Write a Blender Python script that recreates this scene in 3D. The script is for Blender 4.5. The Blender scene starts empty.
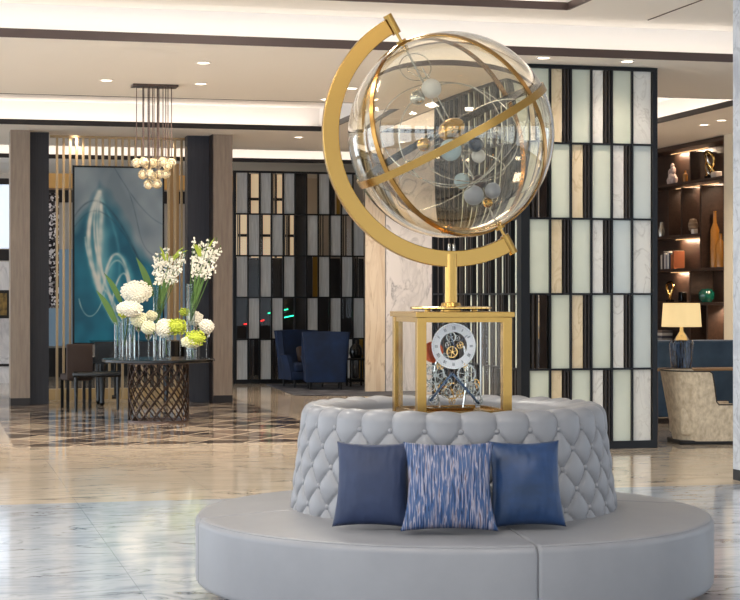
import bpy, bmesh, math, random
from mathutils import Vector, Matrix
from mathutils import noise as mn
random.seed(7)
PI = math.pi
F = 1770.0; HY = 295.0; CZ = 1.72
A = math.atan(.25); CA, SA = math.cos(A), math.sin(A)
col = bpy.context.scene.collection

# ---- pixel / depth helpers (world axes = the hall's own axes) ----
def P(px, D):
    xc = (px-370)/F*D
    return (xc*CA + D*SA, -xc*SA + D*CA)
def PY(px, Y):
    t = (px-370)/F
    D = Y/(CA - t*SA)
    return t*D*CA + D*SA, D
def PX(px, X):
    t = (px-370)/F
    D = X/(t*CA + SA)
    return -t*D*SA + D*CA, D
def Z(y, D): return CZ - (y-HY)*D/F
def DF(y, z=0.0): return (CZ-z)*F/(y-HY)

# ---- object helpers ----
def lin(c):
    return tuple((v/12.92 if v <= .04045 else ((v+.055)/1.055)**2.4) for v in c)
def tag(o, label=None, cat=None, group=None, kind=None):
    if label: o['label'] = label
    if cat: o['category'] = cat
    if group: o['group'] = group
    if kind: o['kind'] = kind
    return o
def thing(name, label, cat, loc=(0,0,0), rz=0, group=None):
    o = bpy.data.objects.new(name, None); col.objects.link(o)
    o.empty_display_size = .1
    o.location = loc; o.rotation_euler = (0,0,rz)
    return tag(o, label, cat, group)
def copy_tree(o, parent=None):
    c = o.copy(); col.objects.link(c); c.parent = parent
    for ch in list(o.children): copy_tree(ch, c)
    return c

class MB:
    def __init__(s): s.v = []; s.f = []
    def add(s, vs, fs):
        n = len(s.v); s.v += [tuple(p) for p in vs]; s.f += [tuple(i+n for i in f) for f in fs]; return s
    def box(s, x0, x1, y0, y1, z0, z1, M=None, taper=None):
        vs = [(x0,y0,z0),(x1,y0,z0),(x1,y1,z0),(x0,y1,z0),(x0,y0,z1),(x1,y0,z1),(x1,y1,z1),(x0,y1,z1)]
        if M: vs = [M @ Vector(p) for p in vs]
        return s.add(vs, [(3,2,1,0),(4,5,6,7),(0,1,5,4),(1,2,6,5),(2,3,7,6),(3,0,4,7)])
    def rbox(s, x0, x1, y0, y1, z0, z1, r=.01, M=None):
        bm = bmesh.new()
        bmesh.ops.create_cube(bm, size=1)
        for v in bm.verts:
            v.co = Vector(((x0+x1)/2+v.co.x*(x1-x0), (y0+y1)/2+v.co.y*(y1-y0), (z0+z1)/2+v.co.z*(z1-z0)))
        bmesh.ops.bevel(bm, geom=bm.edges[:], offset=r, segments=3, affect='EDGES', profile=.5)
        bm.verts.index_update()
        vs = [(M @ v.co if M else v.co.copy()) for v in bm.verts]
        fs = [[v.index for v in f.verts] for f in bm.faces]
        bm.free(); return s.add(vs, fs)
    def lathe(s, prof, c=(0,0,0), n=32, caps=True):
        vs = []; m = len(prof)
        for i in range(n):
            a = 2*PI*i/n
            for r, z in prof: vs.append((c[0]+r*math.cos(a), c[1]+r*math.sin(a), c[2]+z))
        fs = []
        for i in range(n):
            j = (i+1) % n
            for k in range(m-1): fs.append((i*m+k, j*m+k, j*m+k+1, i*m+k+1))
        if caps:
            if prof[0][0] > 1e-4: fs.append(tuple(i*m for i in range(n-1,-1,-1)))
            if prof[-1][0] > 1e-4: fs.append(tuple(i*m+m-1 for i in range(n)))
        return s.add(vs, fs)
    def tube(s, pts, r, n=8, closed=False, rad=None):
        pts = [Vector(p) for p in pts]; L = len(pts); vs = []; up0 = None
        for i, p in enumerate(pts):
            if closed: t = pts[(i+1)%L]-pts[i-1]
            else: t = pts[min(i+1,L-1)]-pts[max(i-1,0)]
            t.normalize()
            if up0 is None:
                up0 = Vector((0,0,1)) if abs(t.z) < .9 else Vector((1,0,0))
            u = (up0 - t*up0.dot(t)).normalized(); up0 = u
            w = t.cross(u); rr = rad[i] if rad else r
            for k in range(n):
                a = 2*PI*k/n; vs.append(p + u*(rr*math.cos(a)) + w*(rr*math.sin(a)))
        fs = []
        for i in range(L if closed else L-1):
            j = (i+1) % L
            for k in range(n):
                q = (k+1) % n; fs.append((i*n+k, i*n+q, j*n+q, j*n+k))
        if not closed:
            fs.append(tuple(range(n-1,-1,-1))); fs.append(tuple((L-1)*n+k for k in range(n)))
        return s.add(vs, fs)
    def ico(s, c, r, sub=2, sc=(1,1,1), M=None):
        bm = bmesh.new(); bmesh.ops.create_icosphere(bm, subdivisions=sub, radius=1)
        bm.verts.index_update()
        vs = []
        for v in bm.verts:
            q = Vector((v.co.x*r*sc[0], v.co.y*r*sc[1], v.co.z*r*sc[2]))
            if M: q = M @ q
            vs.append(q+Vector(c))
        fs = [[v.index for v in f.verts] for f in bm.faces]; bm.free()
        return s.add(vs, fs)
    def prism(s, poly, z0, z1):
        n = len(poly)
        vs = [(x,y,z0) for x,y in poly]+[(x,y,z1) for x,y in poly]
        fs = [tuple(range(n-1,-1,-1)), tuple(range(n,2*n))]+[(i,(i+1)%n,n+(i+1)%n,n+i) for i in range(n)]
        return s.add(vs, fs)
    def build(s, name, m, parent=None, smooth=True, kind=None, loc=None):
        me = bpy.data.meshes.new(name); me.from_pydata([tuple(p) for p in s.v], [], s.f)
        me.validate()
        bm = bmesh.new(); bm.from_mesh(me); bmesh.ops.recalc_face_normals(bm, faces=bm.faces[:]); bm.to_mesh(me); bm.free()
        me.materials.append(m)
        if smooth:
            me.polygons.foreach_set('use_smooth', [True]*len(me.polygons))
            try: me.set_sharp_from_angle(angle=math.radians(38))
            except Exception: pass
        o = bpy.data.objects.new(name, me); col.objects.link(o)
        if parent: o.parent = parent
        if loc: o.location = loc
        if kind: o['kind'] = kind
        return o

# ---- materials ----
def mat(name, c, rough=.5, metal=0, trans=0, ior=1.45, emit=None, es=0, sheen=0, coat=0, alpha=1, srgb=True):
    m = bpy.data.materials.new(name); m.use_nodes = True
    b = m.node_tree.nodes['Principled BSDF']
    cc = lin(c) if srgb else c
    b.inputs['Base Color'].default_value = (*cc, 1)
    b.inputs['Roughness'].default_value = rough; b.inputs['Metallic'].default_value = metal
    b.inputs['Transmission Weight'].default_value = trans; b.inputs['IOR'].default_value = ior
    b.inputs['Sheen Weight'].default_value = sheen; b.inputs['Coat Weight'].default_value = coat
    b.inputs['Coat Roughness'].default_value = .08
    if emit: b.inputs['Emission Color'].default_value = (*lin(emit), 1); b.inputs['Emission Strength'].default_value = es
    return m
def nodes(m): return m.node_tree.nodes, m.node_tree.links, m.node_tree.nodes['Principled BSDF']
def ramp(N, stops, interp='LINEAR'):
    r = N.new('ShaderNodeValToRGB'); e = r.color_ramp.elements; r.color_ramp.interpolation = interp
    while len(e) < len(stops): e.new(.5)
    for k, (p, c) in enumerate(stops):
        e[k].position = p; e[k].color = (*lin(c), 1)
    return r
def noisy(m, stops, scale=(1,1,1), ns=5, detail=6, dist=0, bump=0, coord='Object', rough=.6):
    N, L, b = nodes(m)
    tc = N.new('ShaderNodeTexCoord'); mp = N.new('ShaderNodeMapping'); mp.inputs['Scale'].default_value = scale
    n = N.new('ShaderNodeTexNoise'); n.inputs['Scale'].default_value = ns; n.inputs['Detail'].default_value = detail
    n.inputs['Distortion'].default_value = dist; n.inputs['Roughness'].default_value = rough
    L.new(tc.outputs[coord], mp.inputs[0]); L.new(mp.outputs[0], n.inputs['Vector'])
    r = ramp(N, stops); L.new(n.outputs['Fac'], r.inputs[0]); L.new(r.outputs[0], b.inputs['Base Color'])
    if bump:
        bp = N.new('ShaderNodeBump'); bp.inputs['Strength'].default_value = bump; bp.inputs['Distance'].default_value = .01
        L.new(n.outputs['Fac'], bp.inputs['Height']); L.new(bp.outputs[0], b.inputs['Normal'])
    return m
def marble(name, base, vein, mid, rough=.12, scale=(1,1,1), ns=1.2, vs=1.0, tile=None, spec=.5, rot=.5, blotch=None):
    m = mat(name, base, rough); N, L, b = nodes(m)
    b.inputs['Specular IOR Level'].default_value = spec
    tc = N.new('ShaderNodeTexCoord'); mp = N.new('ShaderNodeMapping'); mp.inputs['Scale'].default_value = scale
    mp.inputs['Rotation'].default_value = (0, 0, rot)
    L.new(tc.outputs['Object'], mp.inputs[0])
    n0 = N.new('ShaderNodeTexNoise'); n0.inputs['Scale'].default_value = ns; n0.inputs['Detail'].default_value = 8
    n0.inputs['Roughness'].default_value = .62; n0.inputs['Distortion'].default_value = 1.2
    L.new(mp.outputs[0], n0.inputs['Vector'])
    # thin veins: where a warped noise crosses .5
    n1 = N.new('ShaderNodeTexNoise'); n1.inputs['Scale'].default_value = ns*vs; n1.inputs['Detail'].default_value = 5
    n1.inputs['Distortion'].default_value = 2.0
    L.new(mp.outputs[0], n1.inputs['Vector'])
    s = N.new('ShaderNodeMath'); s.operation = 'SUBTRACT'; s.inputs[1].default_value = .5; L.new(n1.outputs['Fac'], s.inputs[0])
    a = N.new('ShaderNodeMath'); a.operation = 'ABSOLUTE'; L.new(s.outputs[0], a.inputs[0])
    rv = ramp(N, [(0, (1,1,1)), (.012, (.75,.75,.75)), (.05, (0,0,0))]); L.new(a.outputs[0], rv.inputs[0])
    mk = ramp(N, [(.42, (0,0,0)), (.62, (1,1,1))]); L.new(n0.outputs['Fac'], mk.inputs[0])
    mm = N.new('ShaderNodeMath'); mm.operation = 'MULTIPLY'; L.new(rv.outputs[0], mm.inputs[0]); L.new(mk.outputs[0], mm.inputs[1])
    rb = ramp(N, [(.3, mid), (.5, base), (.7, base)]); L.new(n0.outputs['Fac'], rb.inputs[0])
    mx = N.new('ShaderNodeMix'); mx.data_type = 'RGBA'
    L.new(mm.outputs[0], mx.inputs['Factor']); L.new(rb.outputs[0], mx.inputs['A']); mx.inputs['B'].default_value = (*lin(vein), 1)
    out = mx.outputs['Result']
    if tile:
        br = N.new('ShaderNodeTexBrick'); br.offset = 0; br.inputs['Scale'].default_value = 1
        br.inputs['Brick Width'].default_value = tile; br.inputs['Row Height'].default_value = tile
        br.inputs['Mortar Size'].default_value = .002; br.inputs['Mortar Smooth'].default_value = .3
        L.new(tc.outputs['Object'], br.inputs['Vector'])
        m2 = N.new('ShaderNodeMix'); m2.data_type = 'RGBA'; L.new(br.outputs['Fac'], m2.inputs['Factor'])
        L.new(out, m2.inputs['A']); m2.inputs['B'].default_value = (*lin(tuple(v*.9 for v in mid)), 1)
        out = m2.outputs['Result']
    L.new(out, b.inputs['Base Color'])
    return m

M = {}
M['floor'] = marble('floor marble', (.72,.74,.77), (.38,.41,.46), (.57,.60,.65), rough=.09, scale=(.7,1.5,1), ns=2.0, vs=.8, tile=1.2, rot=.3)
M['stone_warm'] = marble('warm marble', (.93,.87,.78), (.72,.62,.5), (.84,.75,.64), rough=.12, scale=(2.5,2.5,.5), ns=1.2)
M['stone_white'] = marble('white marble', (.93,.92,.92), (.6,.6,.62), (.76,.75,.76), rough=.1, scale=(1.5,1.5,.7), ns=1.2)
M['stone_grey'] = marble('grey marble', (.72,.74,.77), (.5,.52,.56), (.6,.62,.66), rough=.3, ns=3)
M['ceil'] = mat('ceiling paint', (.91,.89,.86), .8)
M['ceil_white'] = mat('cove paint', (.95,.93,.91), .8)
M['wallp'] = mat('wall paint', (.80,.76,.71), .8)
M['bronze_trim'] = mat('bronze trim', (.34,.28,.26), .4, .3)
M['dark_trim'] = mat('dark trim', (.16,.14,.135), .4, .2)
M['wood'] = noisy(mat('greige wood', (.6,.53,.46), .4), [(.3,(.52,.46,.41)),(.7,(.60,.54,.48))], scale=(6,6,.6), ns=4)
M['navy_panel'] = noisy(mat('dark navy panel', (.16,.17,.21), .45), [(.3,(.15,.155,.19)),(.7,(.20,.205,.24))], scale=(20,20,.5), ns=4)
M['brown_dark'] = mat('dark brown lacquer', (.17,.125,.105), .4)
M['shelf'] = noisy(mat('shelf veneer', (.2,.14,.11), .4), [(.3,(.19,.135,.105)),(.7,(.26,.19,.15))], scale=(6,.8,6), ns=4)
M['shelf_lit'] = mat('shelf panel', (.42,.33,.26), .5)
M['frame'] = mat('screen frame metal', (.14,.145,.155), .35, .6)
M['gold'] = mat('brushed gold', (.69,.545,.30), .27, 1)
M['gold_bright'] = mat('polished gold', (.78,.63,.37), .12, 1)
M['bronze'] = mat('dark bronze', (.62,.46,.24), .25, 1)
M['gold_slat'] = mat('gold slat', (.72,.62,.48), .35, .8)
M['steel'] = mat('polished steel', (.74,.73,.70), .16, 1)
M['gear_steel'] = mat('satin steel', (.60,.60,.57), .22, 1)
M['steel_blue'] = mat('blued steel', (.25,.3,.36), .2, 1)
M['leather'] = noisy(mat('grey leather', (.58,.59,.61), .47, coat=.04), [(.3,(.48,.48,.497)),(.7,(.505,.505,.52))], ns=3, bump=0)
M['black'] = mat('black lacquer', (.02,.02,.022), .22, coat=.1)
M['black_matte'] = mat('black plinth', (.05,.05,.055), .5)
M['greenglass'] = noisy(mat('pale green glass', (.77,.82,.76), .12, coat=.3), [(.3,(.76,.78,.72)),(.7,(.82,.835,.77))], scale=(1,1,.6), ns=1.5)
M['blueglass'] = noisy(mat('pale blue glass', (.76,.8,.8), .12, coat=.3), [(.3,(.74,.77,.76)),(.7,(.80,.82,.80))], scale=(1,1,.6), ns=1.5)
M['p_marble'] = marble('panel marble', (.87,.86,.83), (.74,.72,.69), (.81,.80,.78), rough=.15, scale=(2,2,1), ns=2)
M['p_tan'] = marble('panel onyx', (.86,.79,.66), (.72,.62,.48), (.82,.74,.60), rough=.15, scale=(2,2,1), ns=2)
M['slat_mix'] = mat('dark taupe slat', (.22,.20,.19), .35, .4)
M['p_slat'] = mat('taupe slat', (.33,.28,.25), .4, .3)
M['greyglass'] = noisy(mat('grey reeded glass', (.52,.54,.55), .25), [(.3,(.72,.74,.75)),(.7,(.84,.86,.87))], scale=(14,14,.8), ns=3)
M['darkglass'] = mat('dark glass', (.14,.14,.15), .08, coat=.5)
M['goldpanel'] = mat('gold panel', (.52,.40,.16), .3, .8)
M['clear'] = mat('clear glass', (1,1,1), .0, trans=1, ior=1.2)
M['velvet'] = noisy(mat('blue velvet', (.10,.19,.34), .75, sheen=.0), [(.3,(.03,.10,.20)),(.7,(.05,.17,.33))], ns=2.5)
M['bluesofa'] = noisy(mat('slate blue upholstery', (.22,.32,.42), .8, sheen=.4), [(.3,(.18,.27,.36)),(.7,(.28,.38,.48))], ns=3)
M['beige_fab'] = noisy(mat('beige woven fabric', (.72,.65,.55), .85), [(.35,(.74,.67,.57)),(.65,(.88,.82,.72))], scale=(1,1,.6), ns=22, bump=.2)
M['white_petal'] = mat('white petals', (.98,.975,.93), .7)
M['cream_petal'] = mat('cream petals', (.95,.95,.84), .7)
M['green_petal'] = mat('lime petals', (.74,.80,.30), .7)
M['leaf'] = mat('green leaf', (.30,.44,.18), .45)
M['leaf_lime'] = mat('lime leaf', (.66,.74,.28), .5)
M['brownfab'] = mat('brown fabric', (.25,.20,.18), .8)
M['rug'] = noisy(mat('charcoal rug', (.2,.2,.22), .95), [(.35,(.20,.20,.23)),(.65,(.38,.39,.42))], ns=3)

# ============ SETTING ============
ZC = 4.28
def struct(name, mb, m, smooth=False): return mb.build(name, m, None, smooth, 'structure')
M['floor_beige'] = marble('beige floor marble', (.83,.775,.70), (.50,.44,.38), (.72,.66,.58), rough=.07, scale=(.55,1.5,1), ns=.8, vs=1.4, tile=1.2, rot=.3)
struct('floor', MB().box(-9, 15, 14.8, 42, -.1, 0), M['floor_beige'])
struct('floor_front', MB().box(-9, 15, -8, 14.8, -.1, 0), M['floor'])

# dark parquet-like marble inlay
def inlay_mat():
    m = mat('floor inlay', (.3,.25,.2), .1); N, L, b = nodes(m)
    tc = N.new('ShaderNodeTexCoord')
    sep = N.new('ShaderNodeSeparateXYZ'); L.new(tc.outputs['Object'], sep.inputs[0])
    def lin2(a, bb, c=0):
        m1 = N.new('ShaderNodeMath'); m1.operation = 'MULTIPLY'; m1.inputs[1].default_value = a; L.new(sep.outputs[0], m1.inputs[0])
        m2 = N.new('ShaderNodeMath'); m2.operation = 'MULTIPLY_ADD'; m2.inputs[1].default_value = bb; L.new(sep.outputs[1], m2.inputs[0]); L.new(m1.outputs[0], m2.inputs[2])
        return m2.outputs[0]
    def op(o, a, v=None):
        q = N.new('ShaderNodeMath'); q.operation = o; L.new(a, q.inputs[0])
        if v is not None:
            if isinstance(v, float): q.inputs[1].default_value = v
            else: L.new(v, q.inputs[1])
        return q.outputs[0]
    u = lin2(1.5, 1.0); v = lin2(1.5, -1.0); w = lin2(0.0, 1.3)
    cmb = N.new('ShaderNodeCombineXYZ')
    for k, q in enumerate((u, v, w)): L.new(op('FLOOR', q), cmb.inputs[k])
    wn = N.new('ShaderNodeTexWhiteNoise'); L.new(cmb.outputs[0], wn.inputs['Vector'])
    r = ramp(N, [(0,(.25,.22,.20)),(.2,(.42,.37,.33)),(.4,(.58,.52,.46)),(.55,(.33,.29,.27)),(.7,(.72,.66,.58)),(.86,(.48,.42,.38))], 'CONSTANT')
    L.new(wn.outputs['Value'], r.inputs[0])
    ls = None
    for q in (u, v, w):
        t = op('LESS_THAN', op('FRACT', q), .055)
        ls = t if ls is None else op('MAXIMUM', ls, t)
    mx = N.new('ShaderNodeMix'); mx.data_type = 'RGBA'; L.new(ls, mx.inputs['Factor']); L.new(r.outputs[0], mx.inputs['A'])
    mx.inputs['B'].default_value = (*lin((.86,.80,.72)), 1)
    L.new(mx.outputs['Result'], b.inputs['Base Color'])
    return m
struct('floor_inlay', MB().box(.95, 4.95, 20.35, 31.5, 0, .002), inlay_mat())

# walls
struct('wall_back', MB().box(-9, 15, 38, 38.2, 0, 5), M['wallp'])
wr = MB().box(13.0, 13.2, 17, 38, 0, 5); struct('wall_right', wr, M['wallp'])
# near right wall and wall behind the camera have tall windows
def window_wall(name, n, horizontal, c, a0, a1):
    m = MB(); step = (a1-a0)/n
    def bx(u0, u1, z0, z1, d=.0):
        if horizontal: m.box(u0, u1, c-.1, c+.1, z0, z1)
        else: m.box(c-.1, c+.1, u0, u1, z0, z1)
    bx(a0, a1, 0, .25); bx(a0, a1, 4.2, 5.0)
    for i in range(n+1):
        u = a0+i*step; bx(max(a0,u-.35), min(a1,u+.35), .25, 4.2)
    struct(name, m, M['wallp'])
    for i in range(n):
        u0 = a0+i*step+.35; u1 = a0+(i+1)*step-.35
        f = MB()
        for k in range(3):
            u = u0+(u1-u0)*k/2
            if horizontal: f.box(u-.03, u+.03, c-.04, c+.04, .25, 4.2)
            else: f.box(c-.04, c+.04, u-.03, u+.03, .25, 4.2)
        for z in (.28, 3.0, 4.17):
            if horizontal: f.box(u0, u1, c-.04, c+.04, z-.03, z+.03)
            else: f.box(c-.04, c+.04, u0, u1, z-.03, z+.03)
        struct('window_%d' % (window_wall.k), f, M['dark_trim']); window_wall.k += 1
window_wall.k = 1
window_wall('wall_front', 5, True, -8, -9, 15)
window_wall('wall_left', 9, False, -9.05, -8, 38)
window_wall('wall_right_front', 5, False, 14.9, -8, 17)
struct('wall_right_return', MB().box(13.0, 15, 16.9, 17.1, 0, 5), M['wallp'])

def plate(name, x0, x1, y0, y1, z, holes, m, th=.04):
    xs = sorted({x0, x1, *[h[0] for h in holes], *[h[1] for h in holes]}); ys = sorted({y0, y1, *[h[2] for h in holes], *[h[3] for h in holes]})
    mb = MB()
    for i in range(len(xs)-1):
        for j in range(len(ys)-1):
            cx = (xs[i]+xs[i+1])/2; cy = (ys[j]+ys[j+1])/2
            if any(h[0] < cx < h[1] and h[2] < cy < h[3] for h in holes): continue
            mb.box(xs[i], xs[i+1], ys[j], ys[j+1], z, z+th)
    return struct(name, mb, m)
def area(name, loc, sx, sy, power, color, rot=(0,0,0), spread=180):
    l = bpy.data.lights.new(name, 'AREA'); l.shape = 'RECTANGLE'; l.size = sx; l.size_y = sy; l.energy = power; l.color = color
    l.spread = math.radians(spread)
    o = bpy.data.objects.new(name, l); col.objects.link(o); o.location = loc; o.rotation_euler = rot
    return o
WARM = (1.0, .83, .66)
COVE = (1.0, .90, .80)
def tray(n, x0, x1, y0, y1, z0, z1, power, sb=.28, trim='dark_trim', lip=.075, near=True, right=False, left=False):
    """recess in a ceiling at z0 going up to z1; far and side faces set back behind a lip that hides the lamps"""
    X1 = x1+(sb if right else 0); X0 = x0-(sb if left else 0)
    w = MB()
    w.box(X0, X1, y1+sb, y1+sb+.03, z0+.04, z1)      # far face
    w.box(X0-.03, X0, y0-sb, y1+sb, z0+.04, z1); w.box(X1, X1+.03, y0-sb, y1+sb, z0+.04, z1)
    w.box(X0, X1, y0-sb-.03, y0-sb, z0+.04, z1)
    w.box(X0-.03, X1+.03, y0-sb-.03, y1+sb+.03, z1, z1+.03)
    struct('ceiling_tray_%d' % n, w, M['ceil_white'])
    t = MB().box(x0, x1, y1-.004, y1+.02, z0-.004, z0+lip)
    if near: t.box(x0, x1, y0-.02, y0+.004, z0-.004, z0+lip)
    t.box(x1-.004, x1+.02, y0, y1, z0-.004, z0+lip); t.box(x0-.02, x0+.004, y0, y1, z0-.004, z0+lip)
    struct('trim_%d' % n, t, M[trim])
    L = x1-x0
    area('cove_light', ((x0+x1)/2, y1+sb*.55, z0+.055), L*.98, .06, power*L, COVE, (PI,0,0))
    if near: area('cove_light', ((x0+x1)/2, y0-sb*.5, z0+.055), L*.98, .06, power*L, COVE, (PI,0,0))
    if right: area('cove_light', (x1+sb*.5, (y0+y1)/2, z0+.055), .06, (y1-y0)*.95, power*(y1-y0), COVE, (PI,0,0))

# lower ceiling beyond Y 17.9, with three trays
T1 = (-7, 6.0, 22.95, 27.0); T2 = (6.6, 10.55, 21.3, 26.9); T3 = (-3, 8.6, 30.7, 33.6)
plate('ceiling_low', -9, 13.1, 17.9, 38, ZC, [T1, T2, T3], M['ceil'])
tray(1, *T1, ZC, 4.66, 1.6)
tray(2, *T2, ZC, 4.66, 1.6, right=True)
tray(3, *T3, ZC, 4.62, 1.5)
# upper ceiling over the front hall, its far face over the lip at Y 17.9
plate('ceiling', -9, 15, -8, 18.2, 4.66, [(-6.5, 6.4, 2.0, 17.2)], M['ceil'])
struct('ceiling_fascia', MB().box(-9, 13.1, 18.18, 18.22, ZC+.04, 4.70), M['ceil_white'])
struct('trim_4', MB().box(-9, 13.1, 17.88, 17.9, ZC-.005, ZC+.085), M['bronze_trim'])
area('cove_light', (2, 18.04, ZC+.06), 21, .06, 24, COVE, (PI,0,0))
tray(5, -6.5, 6.4, 2.0, 17.2, 4.66, 4.98, 1.7, trim='bronze_trim', right=True)
struct('trim_6', MB().tube([(*P(648, 18.9), 4.655), (7.2+.35, 8, 4.655)], .006), M['bronze_trim'])

# recessed downlights
dl_em = mat('downlight lens', (1,1,1), .4, emit=(1,.93,.82), es=9)
dlm = MB().lathe([(.085,0),(.085,.0),(.09,-.006),(.066,-.008),(.062,0)], n=24, caps=False)
DL = [(203.5,62.5,'left of the globe arm, nearest of the row'),(106.5,80,'left of the pendant chandelier plate'),(149,87,'behind the pendant chandelier plate'),(201,83.5,'just right of the chandelier plate'),
      (75,135.5,'above the left end of the gold slats'),(167.5,138,'above the right end of the gold slats'),(298.5,137,'above the far dark glass screen'),(326,99,'hidden partly by the gold arm, farther one'),(352,88,'showing between gold arm and glass sphere'),
      (543.5,57.5,'above the left end of the pale glass screen'),(627.5,61,'above the right end of the pale glass screen'),(393,143,'added behind the glass sphere to brighten the stone wall, left one'),(425,144,'added behind the glass sphere to brighten the stone wall, right one'),(704,124.5,'left one of the two above the bookcase'),(721.5,120,'right one of the two above the bookcase')]  # the two behind the sphere are added to brighten the stone wall
for (px, py, txt) in DL:
    D = (ZC-CZ)*F/(HY-py); x, y = P(px, D)
    t = thing('downlight', 'round recessed ceiling downlight ' + txt, 'ceiling light', (x, y, ZC-.001), 0, 'recessed downlights')
    dlm.build('bezel', M['ceil_white'], t)
    MB().lathe([(.0,-.003),(.064,-.003)], n=24, caps=False).build('lens', dl_em, t)
    l = bpy.data.lights.new('downlight_lamp', 'SPOT'); l.energy = 45 if py in (57.5, 61) else 150 if py in (143,144) else 300; l.color = WARM; l.spot_size = 2.3; l.spot_blend = 1.0; l.shadow_soft_size = .06
    o = bpy.data.objects.new('downlight_lamp', l); col.objects.link(o); o.location = (x, y, ZC-.03)

# right marble pier close to the camera
xr, yr = P(733.0, 16.5); yr -= .9
struct('wall_pier', MB().box(xr, xr+1.0, yr, yr+.9, .1, 4.66), M['stone_grey'])
struct('baseboard_pier', MB().box(xr-.0, xr+1.0, yr+.0, yr+.9, 0, .1), M['black_matte'])

# portal around the painting
YP = 27.95
def xs_at(px, Y): return PY(px, Y)[0]
m = MB().box(xs_at(10.5,YP), xs_at(30,YP), YP, YP+.5, .12, ZC-.0)
struct('wall_pillar_left', m, M['wood'])
struct('baseboard_left', MB().box(xs_at(10.5,YP), xs_at(30,YP), YP-.0, YP+.5, 0, .12), M['dark_trim'])
m = MB().box(xs_at(213.5,YP), xs_at(232.5,YP), YP, YP+.5, .12, ZC)
struct('wall_pillar_right', m, M['wood'])
struct('baseboard_right', MB().box(xs_at(213.5,YP), xs_at(232.5,YP), YP, YP+.5, 0, .12), M['dark_trim'])
YQ = YP+.42
struct('wall_panel_left', MB().box(xs_at(30,YP)+.0, xs_at(48.5,YQ), YQ-.1, YQ+.2, .0, ZC), M['navy_panel'])
struct('wall_panel_right', MB().box(xs_at(186.5,YQ), xs_at(213.5,YP)-.02, YQ-.1, YQ+.2, .0, ZC), M['navy_panel'])
struct('trim_7', MB().box(xs_at(213.5,YP)-.02, xs_at(213.5,YP), YP+.01, YQ+.2, 0, ZC), M['brown_dark'])

# stone wall block between far screen and front screen
YS = 30.4
struct('wall_stone_left', MB().box(xs_at(365.5,YS), xs_at(385,YS), YS, YS+.05, 0, ZC), M['stone_warm'])
struct('wall_stone_right', MB().box(xs_at(386,YS), xs_at(432,YS), YS+.01, YS+.06, 0, ZC), M['stone_white'])
# wall beyond it
struct('wall_brown', MB().box(xs_at(425,31.6), xs_at(640,31.6), 31.6, 31.8, 0, ZC), M['brown_dark'])

# ---- far left glimpse beside the pillar: marble wall, window, frame ----
YL = 35.2
glow = mat('daylit frosted glass', (.9,.92,.95), .4, emit=(.86,.92,1), es=.75)
struct('wall_marble_left', MB().box(xs_at(-60,YL), xs_at(20,YL), YL, YL+.2, 0, Z(262,35)), M['stone_white'])
struct('window_21', MB().box(xs_at(-60,YL), xs_at(30,YL), YL+.05, YL+.1, Z(249,35), Z(186,35)), glow)
struct('trim_21', MB().box(xs_at(-60,YL), xs_at(14,YL), YL-.02, YL+.2, Z(261,35), Z(250,35)).box(xs_at(-60,YL), xs_at(14,YL), YL-.05, YL+.1, .33, .38).box(xs_at(-60,YL), xs_at(30,YL), YL, YL+.1, Z(186,35), Z(180,35)), M['dark_trim'])
t = thing('picture_frame', 'small gold patterned picture in a dark frame on the marble wall at far left', 'picture', (xs_at(0,YL), YL-.03, Z(318,35)))
MB().box(-.35,.18,0,.03,0,.55).build('frame', M['black_matte'], t, False)
MB().box(-.30,.13,-.006,.0,.06,.49).build('canvas', noisy(mat('gold picture', (.5,.4,.2), .5), [(.35,(.25,.2,.12)),(.6,(.6,.48,.25))], ns=9), t, False)
YB = 37.9
# seen between the gold slats: warm lit niches and a mosaic pier
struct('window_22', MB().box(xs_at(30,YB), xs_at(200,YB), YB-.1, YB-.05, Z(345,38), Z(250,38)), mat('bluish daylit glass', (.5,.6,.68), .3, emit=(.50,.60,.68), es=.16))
struct('trim_22', MB().box(xs_at(20,YB), xs_at(240,YB), YB-.2, YB, 0, Z(347,38)), M['black_matte'])
struct('trim_23', MB().box(xs_at(20,YB), xs_at(240,YB), YB-.16, YB-.02, Z(204,38), Z(192,38)), M['dark_trim'])
struct('wall_warm', MB().box(xs_at(20,YB), xs_at(240,YB), YB-.14, YB-.02, Z(190,38), Z(164,38)), mat('lit timber', (.78,.62,.38), .5, emit=(.9,.66,.36), es=.18))  # emission in the timber stands for light falling on it
mos = mat('mosaic', (.3,.3,.3), .2); N_, L_, b_ = nodes(mos)
vo = N_.new('ShaderNodeTexVoronoi'); vo.inputs['Scale'].default_value = 26; tc_ = N_.new('ShaderNodeTexCoord'); L_.new(tc_.outputs['Object'], vo.inputs['Vector'])
rr_ = ramp(N_, [(.3,(.13,.12,.13)),(.62,(.32,.30,.32)),(.8,(.85,.84,.85))]); sp_ = N_.new('ShaderNodeSeparateColor'); L_.new(vo.outputs['Color'], sp_.inputs[0]); L_.new(sp_.outputs[0], rr_.inputs[0]); L_.new(rr_.outputs[0], b_.inputs['Base Color'])
struct('wall_mosaic', MB().box(xs_at(44,33), xs_at(59,33), 33, 33.3, Z(308,33.2), Z(195,33.2)), mos)
struct('wall_gilt', MB().box(xs_at(170,33), xs_at(179,33), 33, 33.2, 1.0, ZC-.1), mat('gilt panel', (.68,.55,.38), .4, .3))

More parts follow.
